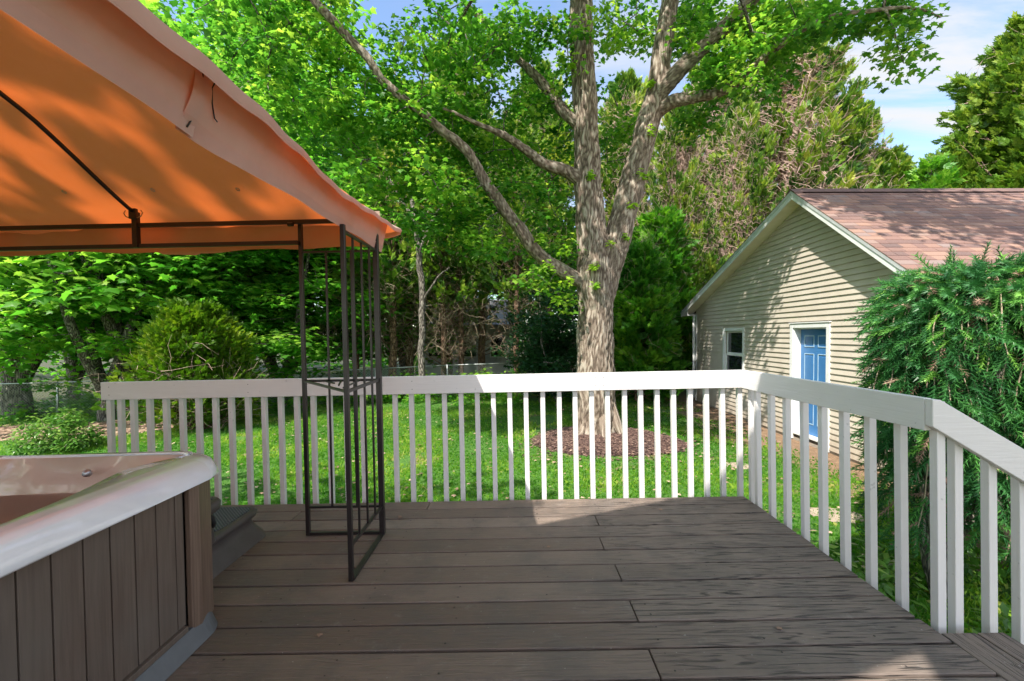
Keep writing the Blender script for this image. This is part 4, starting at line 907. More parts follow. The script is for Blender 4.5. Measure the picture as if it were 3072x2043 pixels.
# ---- the big maple
maple = thing('maple_tree', 'big maple with deeply furrowed forked trunk in the mulch ring', 'tree', (MAPLE[0], MAPLE[1], float(gz(*MAPLE[:2]))))
def limb(pts):   # (x, y, width px, Y) in 2358-wide pixels
    return [at(x, y, Y) for x, y, w_, Y in pts], [w_*1.3028/FPX*Y/2 for x, y, w_, Y in pts]
def dens(P, R, k=4, wob=.0, seed=0):
    P = np.array(P); out_, ro = [], []
    for i in range(len(P)-1):
        p0 = P[max(i-1, 0)]; p1 = P[i]; p2 = P[i+1]; p3 = P[min(i+2, len(P)-1)]
        for j in range(k):
            t_ = j/k; q = .5*((2*p1) + (-p0+p2)*t_ + (2*p0-5*p1+4*p2-p3)*t_*t_ + (-p0+3*p1-3*p2+p3)*t_**3)
            out_.append(q + wob*np.array([mnoise.noise(Vector(q*2) + Vector((seed, 0, 0))), 0, mnoise.noise(Vector(q*2) + Vector((0, seed, 5)))])); ro.append(R[i] + (R[i+1]-R[i])*t_)
    out_.append(P[-1]); ro.append(R[-1]); return out_, ro
LIMBS = [
 [(1379, 1050, 118, 8.15), (1377, 1022, 102, 8.15), (1374, 985, 92, 8.15), (1372, 920, 88, 8.15), (1372, 850, 84, 8.15), (1371, 760, 80, 8.15), (1371, 690, 82, 8.15), (1371, 630, 84, 8.15), (1366, 560, 72, 8.15), (1358, 480, 62, 8.15), (1353, 400, 58, 8.15), (1351, 330, 55, 8.15), (1346, 220, 52, 8.15), (1340, 110, 52, 8.15), (1337, 0, 49, 8.15), (1334, -160, 44, 8.1), (1328, -380, 34, 8.0), (1320, -640, 20, 7.9), (1318, -820, 8, 7.9)],
 [(1385, 700, 50, 8.15), (1396, 640, 56, 8.15), (1412, 585, 58, 8.15), (1432, 510, 58, 8.17), (1455, 425, 56, 8.2), (1476, 345, 52, 8.2), (1494, 275, 50, 8.2), (1512, 205, 46, 8.2), (1526, 110, 42, 8.2), (1543, 0, 36, 8.2), (1556, -160, 28, 8.2), (1568, -360, 18, 8.1), (1575, -560, 7, 8.1)],
 [(1505, 250, 36, 8.2), (1530, 205, 36, 8.1), (1570, 155, 35, 8.0), (1620, 108, 34, 7.9), (1680, 52, 32, 7.7), (1737, -8, 30, 7.5), (1830, -110, 22, 7.3), (1950, -250, 12, 7.1), (2040, -370, 5, 7.)],
 [(1512, 262, 30, 8.2), (1545, 236, 30, 8.0), (1590, 222, 26, 7.8), (1640, 216, 23, 7.6), (1690, 190, 22, 7.4), (1745, 148, 20, 7.2), (1795, 100, 17, 7.0), (1855, 60, 14, 6.8), (1940, 32, 10, 6.5), (2040, 20, 7, 6.3), (2110, 24, 5, 6.2), (2165, 40, 3, 6.1)],
 [(2035, 20, 5, 6.3), (2052, 55, 4, 6.3), (2066, 100, 3, 6.3), (2080, 140, 2, 6.3)],
 [(1372, 662, 34, 8.15), (1330, 645, 32, 8.05), (1290, 620, 30, 7.95), (1240, 580, 29, 7.8), (1195, 527, 29, 7.6), (1152, 472, 28, 7.45), (1122, 418, 25, 7.3), (1098, 380, 22, 7.2), (1060, 335, 21, 7.1), (1000, 285, 20, 6.9), (935, 238, 19, 6.7), (885, 190, 19, 6.55), (850, 138, 19, 6.4), (800, 88, 19, 6.3), (760, 42, 20, 6.2), (715, -10, 19, 6.1), (630, -120, 15, 5.9), (540, -230, 8, 5.7)],
 [(1352, 425, 30, 8.1), (1305, 395, 26, 8.0), (1255, 372, 24, 7.8), (1205, 342, 20, 7.6), (1160, 308, 15, 7.4), (1095, 280, 10, 7.2), (1020, 250, 5, 7.0)],
 [(1350, 300, 28, 8.15), (1312, 270, 26, 8.2), (1276, 226, 24, 8.35), (1240, 182, 20, 8.5), (1200, 140, 18, 8.7), (1165, 105, 15, 8.8), (1120, 60, 14, 9.), (1080, 15, 12, 9.1), (1020, -60, 8, 9.2)],
]
skel = []; front = []; bt = MB(); 
for li, L_ in enumerate(LIMBS):
    P, R = limb(L_); P, R = dens(P, R, 5, .05 if li > 1 else .015, li); front += [li in (1, 5, 6, 7)]*len(P[::2]) if li else []; skel += [np.array(q) for q in P[::2]] if li else []
    if li < 2:
        P, R = dens(*limb(L_), 26, .015, li); bt.tube(P, R, 132 if li == 0 else 96, .10, ridge=.030 if li == 0 else .022)
    else:
        P, R = dens(*limb(L_), 12, .05, li); bt.tube(P, R, 40, .12, ridge=.014)
# root flare
for a in (0.3, 1.5, 2.6, 3.7, 4.7, 5.6):
    c, s = math.cos(a), math.sin(a); g0 = lambda d: float(gz(MAPLE[0]+c*d, MAPLE[1]+s*d)) + .02
    bt.tube([(MAPLE[0]+c*.20, MAPLE[1]+s*.20, -.05), (MAPLE[0]+c*.32, MAPLE[1]+s*.32, -.45), (MAPLE[0]+c*.44, MAPLE[1]+s*.44, g0(.44)+.03), (MAPLE[0]+c*.70, MAPLE[1]+s*.70, g0(.70)-.06)], [.08, .10, .07, .03], 30, .2, ridge=.02)
bt.build('trunk', 'bark_ridged', maple, smooth=True)
BL = [(560, 60, 130, 120, 5.6, 8, 26), (700, 130, 190, 150, 5.6, 8.5, 62), (860, 300, 150, 150, 6., 9, 46), (960, 130, 170, 140, 6.2, 9.5, 46), (1010, 330, 130, 120, 6.4, 9., 40), (1120, 200, 160, 170, 7., 10, 56),
      (1000, 480, 150, 90, 6.6, 8.5, 22), (1130, 480, 110, 100, 7., 8.6, 22), (1210, 330, 110, 110, 7.2, 9.5, 24), (1240, 120, 110, 130, 7.5, 10, 36), (1220, 600, 110, 60, 7., 8.3, 12), (1300, 660, 50, 45, 7.2, 8.0, 7), (1290, 500, 50, 90, 8.3, 9.3, 10),
      (1430, 90, 70, 110, 8.2, 10, 18), (1420, 300, 50, 120, 8.8, 9.8, 12), (1570, 60, 60, 60, 8.5, 9.8, 14), (1670, 60, 110, 80, 7.6, 9.2, 32), (1610, 250, 70, 50, 8.5, 9.5, 9), (1800, 50, 120, 50, 6.6, 8.2, 24), (1740, 140, 90, 60, 6.8, 8, 16), (1950, 35, 100, 32, 6.2, 7.4, 13),
      (2070, 25, 70, 22, 6., 6.8, 5), (2075, 110, 18, 40, 6.2, 6.5, 4), (1660, 180, 60, 30, 7.3, 8, 6)]
HOLES = [(858, 60, 46, 62), (690, 190, 34, 30), (1262, 120, 30, 45), (1436, 165, 42, 75), (1225, 20, 40, 30), (960, 20, 30, 30), (600, 170, 25, 25)]
r = np.random.RandomState(11); cen = []
for cx_, cy_, rx_, ry_, Ya, Yb, n_ in BL:
    k = 0
    while k < n_:
        u, v = r.rand(2)*2-1
        px_, py_ = cx_ + u*rx_, cy_ + v*ry_
        if u*u + v*v < 1 and any(((px_-a)/c)**2 + ((py_-b_)/d)**2 < 1 for a, b_, c, d in HOLES): k += .34; continue
        if u*u + v*v < 1: cen.append(at(cx_ + u*rx_, cy_ + v*ry_, Ya + (Yb-Ya)*r.rand())); k += 1
hi = []
while len(hi) < 230:                                                      # the rest of the crown above and beside the frame
    q = r.randn(3); q = q/np.linalg.norm(q)*r.rand()**.33; p = np.array([.4, 8., 8.2]) + q*np.array([6.2, 4.6, 4.2])
    d = p - CAM; yy = 1021.5 - FPX*(d@Uv)/(d@Fv)
    if d@Fv > .5 and yy > -140: continue
    if p[2] < 4: continue
    s_ = 5.45 - p[0]; wy, wz = p[1] + 1.3*s_, p[2] - 2.07*s_                # keep the sun on the garage door and the lawn before it
    if wy < 9.6 and -1.2 < wz < 3.9 and r.rand() < .9: continue
    s_ = (p[2] + .9)/2.07; gxx, gyy = p[0] + s_, p[1] + 1.3*s_
    if 1. < gxx < 5.4 and gyy < 8.5: continue
    hi.append(p)
for _ in range(75):
    p = np.array([2.4 + 3.6*r.rand(), 3.0 + 3.2*r.rand(), 7.0 + 3.4*r.rand()]); s_ = 5.45 - p[0]; wy, wz = p[1] + 1.3*s_, p[2] - 2.07*s_
    if not (s_ > 0 and wz < 4.0 and wy < 9.8): hi.append(p)
SK = np.array(skel); pc = lambda q: np.stack([1536 + FPX*((q-CAM)@Rv)/((q-CAM)@Fv), 1021.5 - FPX*((q-CAM)@Uv)/((q-CAM)@Fv)], -1)/1.3028
sk2 = pc(SK); nc = []
for c in cen:                                                             # most leaves hang behind the limbs, so the limbs stay in sight
    d = np.hypot(*(sk2 - pc(c)).T); j = np.where((d < 34) & np.array(front) & (SK[:, 1] < 8.6) & (SK[:, 2] > 2.2))[0]
    if len(j) and r.rand() < .9:
        Yn = SK[j, 1].max() + .5 + .9*r.rand()
        if c[1] < Yn: c = CAM + (c-CAM)*(Yn/c[1])
    nc.append(c)
cen = np.array(nc); hi = np.array(hi)
P, Q, rr = connect(skel, [*cen, *hi]); V, Fa = sticks(P, Q, rr[:, 0], rr[:, 1]); np_obj('branches', V, Fa, 'bark_grey', maple)
A = cluster_leaves(cen, 62, .40, .55, .088, 21); B = cluster_leaves(hi, 60, .62, .55, .13, 22)
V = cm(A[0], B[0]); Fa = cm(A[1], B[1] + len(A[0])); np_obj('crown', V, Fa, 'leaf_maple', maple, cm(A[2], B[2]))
fr = [(1362, 30, 7.9, .16), (1352, 75, 7.95, .14), (1418, 95, 8.0, .16), (1415, 70, 8.0, .12), (1358, 400, 7.85, .07), (1368, 610, 7.7, .09), (1372, 655, 7.7, .07), (1405, 560, 7.9, .10), (1440, 545, 7.95, .06), (1475, 400, 8.0, .12), (1498, 300, 8.0, .11), (1455, 470, 7.95, .08), (1315, 150, 7.9, .05), (1300, 575, 7.6, .12), (1262, 610, 7.4, .16), (1310, 640, 7.5, .16), (1280, 690, 7.6, .10), (1500, 190, 8., .06), (1600, 110, 7.7, .08), (1690, 20, 7.4, .1), (1245, 545, 7.5, .10)]
for i, (x, y_, Y_, q) in enumerate(fr):
    A = cluster_leaves([at(x, y_, Y_)], 26, [q], .8, .075, 230+i); np_obj('sprout', A[0], A[1], 'leaf_fresh', maple, A[2])

# ---- tree kinds, each built once round its own base and then copied
def g3(x, y_): return (x, y_, float(gz(np.clip(x, -40, 30), y_)) - .05)
def broad_tree(name, label, x, y_, H, R, z0, ncl, nl, size, mat, seed, group, forks=3, barkm='bark_grey', tr=.16, crad=.6):
    t_ = thing(name, label, 'tree', g3(x, y_), group=group); r = np.random.RandomState(seed); base = BASE[0]; b = MB(); sk = []
    for k in range(forks):
        a = 2.1*k + r.rand(); P = [base, base + [0.02, 0, z0*.55]]; top = base + [math.cos(a)*R*.45, math.sin(a)*R*.45, H*.85]; kx = r.randn(3)*.15
        for f_ in (.2, .4, .6, .8, 1.): P.append(P[1]*(1-f_) + top*f_ + np.array([math.cos(a), math.sin(a), 0])*math.sin(math.pi*f_)*R*.12 + kx*math.sin(f_*5))
        Rr = [tr*1.1, tr, tr*.72, tr*.6, tr*.42, tr*.28, tr*.10]; P, Rr = dens(P, Rr, 4, .05, k); b.tube(P, Rr, 14, .1); sk += [np.array(q) for q in P[6:]]
    b.build('trunk', barkm, t_, smooth=True)
    q = r.randn(ncl, 3); q = norm(q)*(r.rand(ncl, 1)**.40); c = base + np.array([0, 0, (H+z0)/2]) + q*np.array([R, R, (H-z0)/2]); c[:, :2] += r.randn(ncl, 2)*.15*R
    P, Q, rr = connect(sk, c); V, Fa = sticks(P, Q, rr[:, 0], rr[:, 1]); np_obj('branches', V, Fa, barkm, t_)
    A = cluster_leaves(c, nl, crad*(.7 + .6*r.rand(ncl)), .38, size, seed+1); np_obj('crown', A[0], A[1], mat, t_, A[2]); return t_
def curved(P0, D, L, n_, r, bend=.5, grav=.0):
    """random crooked twigs: returns sticks"""
    P, Q = [], []; p = P0.copy(); d = norm(D)
    for k in range(n_):
        q = p + d*(L/n_)[:, None]; P.append(p); Q.append(q); p = q; d = norm(d + r.randn(*d.shape)*bend + np.array([0, 0, grav]))
    return np.concatenate(P), np.concatenate(Q)
def conifer(name, label, x, y_, H, R, z0, nbr, nsp, size, mat, seed, group, up=.5, dead=0, twig='twig_tan', live=(0, 1), barkm='bark_red', tr=.14, shape=.75, tmpl=TS, inner=.35, multi=1, deadu=(.0, 1.), twr=.006, latk=.22, plume=.35, bw=1., bare=0):
    t_ = thing(name, label, 'tree', g3(x, y_), group=group); r = np.random.RandomState(seed); base = BASE[0]; b = MB()
    for k in range(multi):
        ox = r.randn()*.25*(multi > 1); P = [base + [ox, 0, -.05], base + [ox*1.3, 0, H*.25], base + [ox*2 + r.randn()*.1, r.randn()*.1, H*.5], base + [ox*1.5 + r.randn()*.12, 0, H*.75], base + [ox, 0, H*.97]]
        P, Rr = dens(P, [tr, tr*.85, tr*.62, tr*.38, .02], 5, .06, k+seed); b.tube(P, Rr, 10, .1)
    b.build('trunk', barkm, t_, smooth=True)
    u = r.rand(nbr)**.9; a = r.rand(nbr)*6.283; zb = z0 + (H - z0)*u
    L = R*((1-u)**shape*.92 + .10)*(.62 + .55*r.rand(nbr)); upn = up*(.6 + .8*r.rand(nbr)) + u*.5
    D = norm(np.stack([np.cos(a), np.sin(a), upn], 1)); P0 = base + np.stack([np.zeros(nbr), np.zeros(nbr), zb], 1)
    nodes = [P0]; d = D.copy(); 
    for k in range(5): nodes.append(nodes[-1] + d*(L/5)[:, None]); d = norm(d + np.array([0, 0, .10]) + r.randn(nbr, 3)*.10)
    nodes = np.stack(nodes, 1)
    Ps, Qs, ra, rb_ = [], [], [], []
    for k in range(5): Ps.append(nodes[:, k]); Qs.append(nodes[:, k+1]); ra.append(bw*(.010 + .009*L*(1-k/5))); rb_.append(bw*(.006 + .009*L*(1-(k+1)/5)))
    V, Fa = sticks(np.concatenate(Ps), np.concatenate(Qs), np.concatenate(ra), np.concatenate(rb_)); np_obj('branches', V, Fa, barkm, t_)
    # green sprays
    n_ = nsp; bi = r.randint(0, nbr, n_); ok = (u[bi] >= live[0]) & (u[bi] <= live[1])
    if bare: ok &= ~((np.cos(a[bi] - 3.6) > -.25) & (u[bi] > .22) & (u[bi] < .86) & (r.rand(n_) < bare))
    bi = bi[ok]; n_ = len(bi)
    f_ = inner + (1-inner)*r.rand(n_)**.7; k = np.minimum((f_*5).astype(int), 4); w = f_*5 - k; c = nodes[bi, k]*(1-w[:, None]) + nodes[bi, k+1]*w[:, None]
    lat = L[bi]*latk*(1.15 - f_) + .05; off = r.randn(n_, 3)*lat[:, None]*.75; off[:, 2] *= .6; c = c + off
    fw = norm(D[bi]*1.0 + off/np.maximum(lat[:, None], .01)*.5 + r.randn(n_, 3)*plume + np.array([0, 0, .30]))
    upv = norm(np.stack([np.zeros(n_), np.zeros(n_), np.ones(n_)], 1) + r.randn(n_, 3)*1.0)
    tone = np.array([mnoise.noise(Vector(q*.9)) for q in c]) if n_ < 40000 else 0
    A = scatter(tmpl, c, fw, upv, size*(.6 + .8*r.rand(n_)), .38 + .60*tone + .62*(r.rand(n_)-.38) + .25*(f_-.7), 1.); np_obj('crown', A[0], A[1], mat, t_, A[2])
    if dead:
        bi = r.randint(0, nbr, dead); ok = (u[bi] >= deadu[0]) & (u[bi] <= deadu[1]); bi = bi[ok]; m_ = len(bi); f2 = .1 + .85*r.rand(m_); k = np.minimum((f2*5).astype(int), 4); c = nodes[bi, k] + (nodes[bi, k+1]-nodes[bi, k])*(f2*5-k)[:, None]
        Dd = norm(D[bi]*.7 + r.randn(m_, 3)*.8 + np.array([0, 0, .1])); P, Q = curved(c, Dd, .45 + .7*r.rand(m_), 4, r, .42, .03)
        rr = np.linspace(twr, twr*.35, 4).repeat(m_); V, Fa = sticks(P, Q, rr, rr*.8); np_obj('dead_twigs', V, Fa, twig, t_)
    return t_
def X_at(x, Y_): return float(at(x, 800, Y_)[0])
def H_at(ytop, Y_, x): return float(at(1179, ytop, Y_)[2] - g3(x, Y_)[2])
GB, GC, GT = 'leafy green trees behind the fence', 'tall evergreens behind the garage and the maple', 'thin bare stemmed evergreens beyond the lawn'
def place(src, label, xp, Y_, ytop, H0, grp, rz=0, w=1.):
    x = X_at(xp, Y_); s = H_at(ytop, Y_, x)/H0; return copy_thing(src, g3(x, Y_), rz, (s*w, s*w, s), label, grp)
# left: leafy trees
xl = X_at(243, 12.5); tl = broad_tree('leafy_tree', 'forked grey trunk tree left of the yellow green bush, seen under the canopy', xl, 12.5, 8.5, 3.3, 1.3, 190, 60, .15, 'leaf_back', 31, GB, 3, 'bark_grey', .17, .8)
H0 = 8.5
place(tl, 'leafy tree with dark forked trunk just right of the grey forked one', 305, 13.6, -60, H0, GB, 2.1)
place(tl, 'leafy tree at the left picture edge above the wire fence', 40, 13.5, -40, H0, GB, 4.)
tb = broad_tree('leafy_tree', 'bright leafy tree showing above the corner of the canopy', X_at(640, 16), 16, 11.6, 3.6, 1.0, 330, 62, .17, 'leaf_back', 41, GB, 3, 'bark_grey', .12, .85)
place(tb, 'leafy tree behind the yellow green bush', 480, 15.5, 60, 11.6, GB, 1.)
place(tb, 'leafy tree between the bush and the gazebo post', 650, 14.2, 330, 11.6, GB, 3., 1.3)
place(tb, 'leafy tree far left behind the forked trunks', 170, 17, 0, 11.6, GB, 2.6)
place(tb, 'tall leafy tree filling the sky left of the maple crown', 560, 19, -120, 11.6, GB, .4)
place(tb, 'leafy green tree low behind the tan crooked stem', 930, 19, 380, 11.6, GB, 1.7, 1.3)
# middle: thin stemmed evergreens with much dead wood
tw = conifer('twiggy_cypress', 'bare reddish stem in the middle behind the rail, left of the maple', X_at(1190, 14.5), 14.5, 9., 2.3, 1.0, 130, 4000, .22, 'leaf_cypress', 51, GT, .45, 900, 'twig_tan', (.2, 1), 'bark_red', .12, .55, TS2, .40, twr=.006, bw=.45)
for lab, xp, Y_, yt, rz, w in (('pair of thin reddish stems in front of the far grey house', 1022, 15.0, 330, .6, 1.), ('thin bare stem right of the reddish pair', 1062, 15.6, 300, 2.2, .9), ('dark twiggy evergreen beside the right gazebo post', 905, 14.8, 260, 3.4, 1.1), ('twiggy evergreen seen through the gazebo bars', 820, 15.6, 300, 5.0, 1.), ('twiggy evergreen between gazebo and the tan stem', 942, 16.8, 230, 1.4, 1.1), ('twiggy evergreen left of the maple with brown top', 1110, 17.2, 250, 4.2, 1.1), ('twiggy evergreen with browned needles left of the maple trunk', 1262, 16.6, 250, 2.9, 1.15)):
    place(tw, lab, xp, Y_, yt, 9., GT, rz, w)
# tan crooked young tree
t_ = thing('young_tree', 'slender tan crooked tree beside the gazebo corner', 'tree', g3(X_at(972, 13.), 13.)); b = MB()
for L_ in ([(972, 900, 17, 13), (971, 800, 16, 13), (972, 700, 15, 13), (968, 620, 14, 13), (962, 560, 13, 13), (955, 500, 11, 13), (946, 440, 9, 13), (935, 380, 7, 13), (928, 320, 5, 13)], [(964, 580, 9, 13), (980, 540, 7, 13), (1003, 500, 6, 13), (1030, 460, 4, 13), (1050, 410, 3, 13)], [(955, 500, 8, 13), (930, 470, 6, 13), (905, 430, 4, 13), (890, 390, 3, 13)], [(970, 700, 6, 13), (1000, 650, 5, 12.8), (1035, 615, 3, 12.7)]):
    P, R = limb(L_); P, R = dens(P, R, 4, .06); b.tube(P, R, 8, .1)
b.build('trunk', 'bark_grey', t_, smooth=True)
r = np.random.RandomState(61); cs = [at(900 + 160*r.rand(), 320 + 260*r.rand(), 12.6 + .9*r.rand()) for _ in range(26)]
P, Q, rr = connect([at(946, 440, 13), at(955, 500, 13), at(1003, 500, 13), at(1035, 450, 13), at(905, 430, 13), at(930, 350, 13)], cs); V, Fa = sticks(P, Q, rr[:, 0]*.8, rr[:, 1]*.8); np_obj('branches', V, Fa, 'twig_tan', t_)
A = cluster_leaves(cs, 16, .35, .5, .09, 62); np_obj('crown', A[0], A[1], 'leaf_back', t_, A[2])
place(tl, 'leafy tree behind the viewer to the left of the deck', 100, 12., -60, H0, GB, 1.).location = (-8.6, -3.9, -1.2)
# right of the trunk: dense green evergreens then tall ones with browned middles
ar = conifer('arborvitae', 'dense green arborvitae directly right of the maple trunk', X_at(1468, 12.9), 12.9, 4.4, 1.35, .1, 190, 11000, .24, 'leaf_arbor', 71, 'dense green arborvitae between maple and garage', .25, 500, 'twig_tan', (0, 1), 'bark_red', .09, .42, TS, .35, latk=.15)
place(ar, 'green arborvitae closest to the garage eave', 1552, 15.6, 600, 4.4, 'dense green arborvitae between maple and garage', 1., .75)
place(ar, 'arborvitae behind and left of the garage corner arborvitae', 1520, 15.2, 520, 4.4, 'dense green arborvitae between maple and garage', 3.)
place(ar, 'arborvitae half hidden by the right side of the maple trunk', 1440, 14.2, 600, 4.4, 'dense green arborvitae between maple and garage', 5.)
hl = broad_tree('holly', 'dark glossy holly left of the maple trunk', X_at(1285, 12.4), 12.4, 3.9, 1.25, .3, 130, 70, .085, 'leaf_dark', 81, None, 2, 'bark_grey', .07, .45)
hl2 = copy_thing(hl, g3(X_at(1245, 13.4), 13.4), 2., .8, 'lower dark holly further left of the maple trunk', None)
lc = conifer('leyland_cypress', 'tallest evergreen above the garage with spiky green tips and browned middle', X_at(1800, 17.), 17., 13.4, 4.6, 1.2, 210, 30000, .28, 'leaf_cypress', 91, GC, .95, 13000, 'twig_pink', (.0, 1), 'bark_red', .2, .42, TS, .50, deadu=(.15, .86), twr=.014, latk=.11, plume=.20, bare=.72)
for lab, xp, Y_, yt, rz, w in (('green topped evergreen right of the forked trunk behind the limb', 1640, 18., 200, 1.3, .8), ('evergreen with green top between the two maple trunks', 1440, 19., 235, 2.5, .7), ('evergreen whose pointed top shows just left of the maple trunk', 1240, 20., 215, 3.1, .7), ('evergreen with pointed top in the gap of the maple crown', 1035, 21., 170, .5, .7), ('evergreen behind the maple limb at the middle left', 900, 21., 350, 5.1, .75), ('short evergreen over the garage ridge beside the sky gap', 1945, 18., 285, 4.4, .85), ('dark evergreen low behind the garage gable', 1560, 15.6, 290, 3.8, .62), ('browned evergreen behind the far slope of the garage', 1700, 15.8, 300, 5.6, .7)):
    place(lc, lab, xp, Y_, yt, 13.4, GC, rz, w)
rc = conifer('cedar_tree', 'broad dense yellow green cedar at the right edge above the roof', X_at(2395, 15.5), 15.5, 12.6, 4.9, .8, 380, 40000, .33, 'leaf_cedar', 101, 'evergreens at the right behind the garage roof', .35, 2600, 'twig_pink', (0, 1), 'bark_red', .22, .55, TS, .35, deadu=(.1, .9), twr=.011)
place(rc, 'low cedar top filling the gap over the ridge', 2010, 19., 385, 12.6, 'evergreens at the right behind the garage roof', 2.)
place(rc, 'cedar outside the right edge behind the big one', 2700, 18., 60, 12.6, 'evergreens at the right behind the garage roof', 3.)
pn = conifer('pine_tree', 'thin feathery pine left of the big cedar', X_at(2140, 14.5), 14.5, 7.6, 1.7, 2., 70, 900, .34, 'leaf_arbor', 111, None, .5, 0, 'twig_dark', (0, 1), 'bark_grey', .08, .6, TS2, .5)
tag(pn, group='evergreens at the right behind the garage roof')
# yellow green bush under the canopy
yb = conifer('golden_cypress_bush', 'big rounded yellow green bush behind the left rail', X_at(450, 10.6), 10.6, 2.75, 1.75, -.1, 300, 15000, .15, 'leaf_gold', 121, None, .55, 1500, 'twig_pink', (0, 1), 'bark_red', .05, .42, TS, .3, deadu=(0, .4), twr=.006)
# small shrub by the fence
x_, y_ = X_at(130, 8.9), 8.9; sh_ = thing('glossy_shrub', 'rounded glossy leaved shrub in front of the wire fence', 'shrub', g3(x_, y_)); r = np.random.RandomState(131)
q = norm(r.randn(70, 3))*(r.rand(70, 1)**.35); q[:, 2] = np.abs(q[:, 2]); c = BASE[0] + q*np.array([.75, .6, .80]) + [0, 0, .16]
P, Q, rr = connect([BASE[0] + [0.05*k, 0, .1*k] for k in range(4)], c); V, Fa = sticks(P, Q, rr[:, 0]*.7, rr[:, 1]*.7); np_obj('stems', V, Fa, 'twig_tan', sh_)
A = cluster_leaves(c, 34, .17, .9, .085, 132, TO, .1); np_obj('foliage', A[0], A[1], 'shrub_leaf', sh_, A[2])
# leafy undergrowth along the back of the lawn
def undergrowth(name, label, spots, mat, seed, n_l=60, size=.10, hgt=.7):
    r = np.random.RandomState(seed); cs = []
    for xp, Y_, n_, h_ in spots:
        for _ in range(n_): x = X_at(xp, Y_) + r.randn()*.8; y2 = Y_ + r.randn()*.5; cs.append([x, y2, float(gz(x, y2)) + .1 + h_*r.rand()])
    A = cluster_leaves(cs, n_l, .38, .6, size, seed+1, TM); o = np_obj(name, A[0], A[1], mat, None, A[2], base=np.zeros(3)); tag(o, label, 'undergrowth', kind='stuff')
undergrowth('undergrowth', 'leafy green undergrowth along the back edge of the lawn', [(700, 14, 16, .9), (800, 14.5, 14, 1.), (900, 13.8, 16, .9), (1000, 14.6, 12, .5), (1090, 14.2, 12, .7), (1180, 14.3, 16, .8), (1260, 13.6, 16, .9), (1500, 14, 16, .6), (350, 13.5, 14, 1.1), (200, 13.8, 12, 1.), (60, 13.8, 14, 1.2), (-100, 14, 12, 1.2), (560, 13.2, 14, 1.1), (1140, 13.2, 9, .9), (1590, 15, 10, 1.5)], 'leaf_back', 141)
# far-off wood
r = np.random.RandomState(151); cs = []; nW = 800
for i in range(nW):
    x = -42 + 74*r.rand(); y2 = 27 + 9*r.rand(); top = 5.6 + 2.2*math.sin(x*.35) + 1.5*math.sin(x*.9+1) + (6 if x < -12 else 0) + (3 if x > 9 else 0); cs.append([x, y2, -2 + (top+2)*r.rand()**.8])
A = cluster_leaves(cs, 46, 1.5, .7, .34, 152, TM); tag(np_obj('far_wood', A[0], A[1], 'leaf_back', None, A[2], base=np.zeros(3)), 'far-off band of bright green trees seen through the stems', 'woods', kind='stuff')

# ---- neighbour's house through the stems
hs = thing('neighbour_house', 'pale grey house with dark roof glimpsed through the stems', 'house', (X_at(1120, 24), 24, -1.1))
hx_ = X_at(1110, 24); b = MB(); b.box((hx_ - 3.6, 24, -1.5), (hx_ + 2.0, 30, 1.75)); b.build('wall', 'house_wall', hs)
b = MB(); b.hexa([(hx_-3.9, 23.7, 1.752), (hx_+2.3, 23.7, 1.752), (hx_+2.3, 30.3, 1.752), (hx_-3.9, 30.3, 1.752), (hx_-3.9, 26.9, 3.4), (hx_+2.3, 26.9, 3.4), (hx_+2.3, 27.1, 3.4), (hx_-3.9, 27.1, 3.4)]); b.build('roof', 'house_roof', hs)
for wx in (-2.6, -.7, .9):
    b = MB(); b.box((hx_+wx-.45, 23.95, -.1), (hx_+wx+.45, 23.998, 1.2)); f_ = b.build('window', 'trim_white', hs); b = MB(); b.box((hx_+wx-.38, 23.93, -.03), (hx_+wx+.38, 23.948, 1.13)); o = b.build('pane', 'glass', hs); o.parent = f_

# ---- wire fence
fn = thing('wire_fence', 'galvanised chain link fence behind the shrub at the left and across the back', 'fence', (-10, 13.2, -1.4))
b = MB(); P0 = np.array([-19., 12.6]); P1 = np.array([3.6, 15.4]); Lf = np.linalg.norm(P1-P0); du = (P1-P0)/Lf; FH = 1.12
def fz(s_): p = P0 + du*s_; return (p[0], p[1], float(gz(p[0], p[1])))
s_ = 0.
while s_ < Lf - .1: p = fz(s_); q = fz(min(Lf, s_+2.4)); b.tube([(p[0], p[1], p[2]+FH), (q[0], q[1], q[2]+FH)], [.019]*2, 8); s_ += 2.4
b.build('fence_top_rail', 'fence_wire', fn, smooth=True)
s_ = 0.
while s_ < Lf: p = fz(s_); b = MB(); b.tube([(p[0], p[1], p[2]-.1), (p[0], p[1], p[2]+FH+.03)], [.027]*2, 10); b.build('fence_post', 'fence_wire', fn, smooth=True); s_ += 2.4
P, Q = [], []; m_ = .085; k = int(Lf/m_)
for i in range(-int(FH/m_), k):
    for sg in (1, -1):
        a, c = (i*m_, i*m_ + FH) if sg == 1 else (i*m_ + FH, i*m_)
        nseg = 4; s0, s1 = i*m_, i*m_+FH
        if s0 < 0 or s1 > Lf: continue
        for j in range(nseg):
            f0, f1 = j/nseg, (j+1)/nseg; pa = fz(s0 + FH*(f0 if sg == 1 else 1-f0)); pb = fz(s0 + FH*(f1 if sg == 1 else 1-f1)); P.append((pa[0], pa[1], pa[2] + FH*f0)); Q.append((pb[0], pb[1], pb[2] + FH*f1))
V, Fa = sticks(np.array(P, float), np.array(Q, float), .0032, .0032); np_obj('wire_mesh', V, Fa, 'fence_wire', fn)

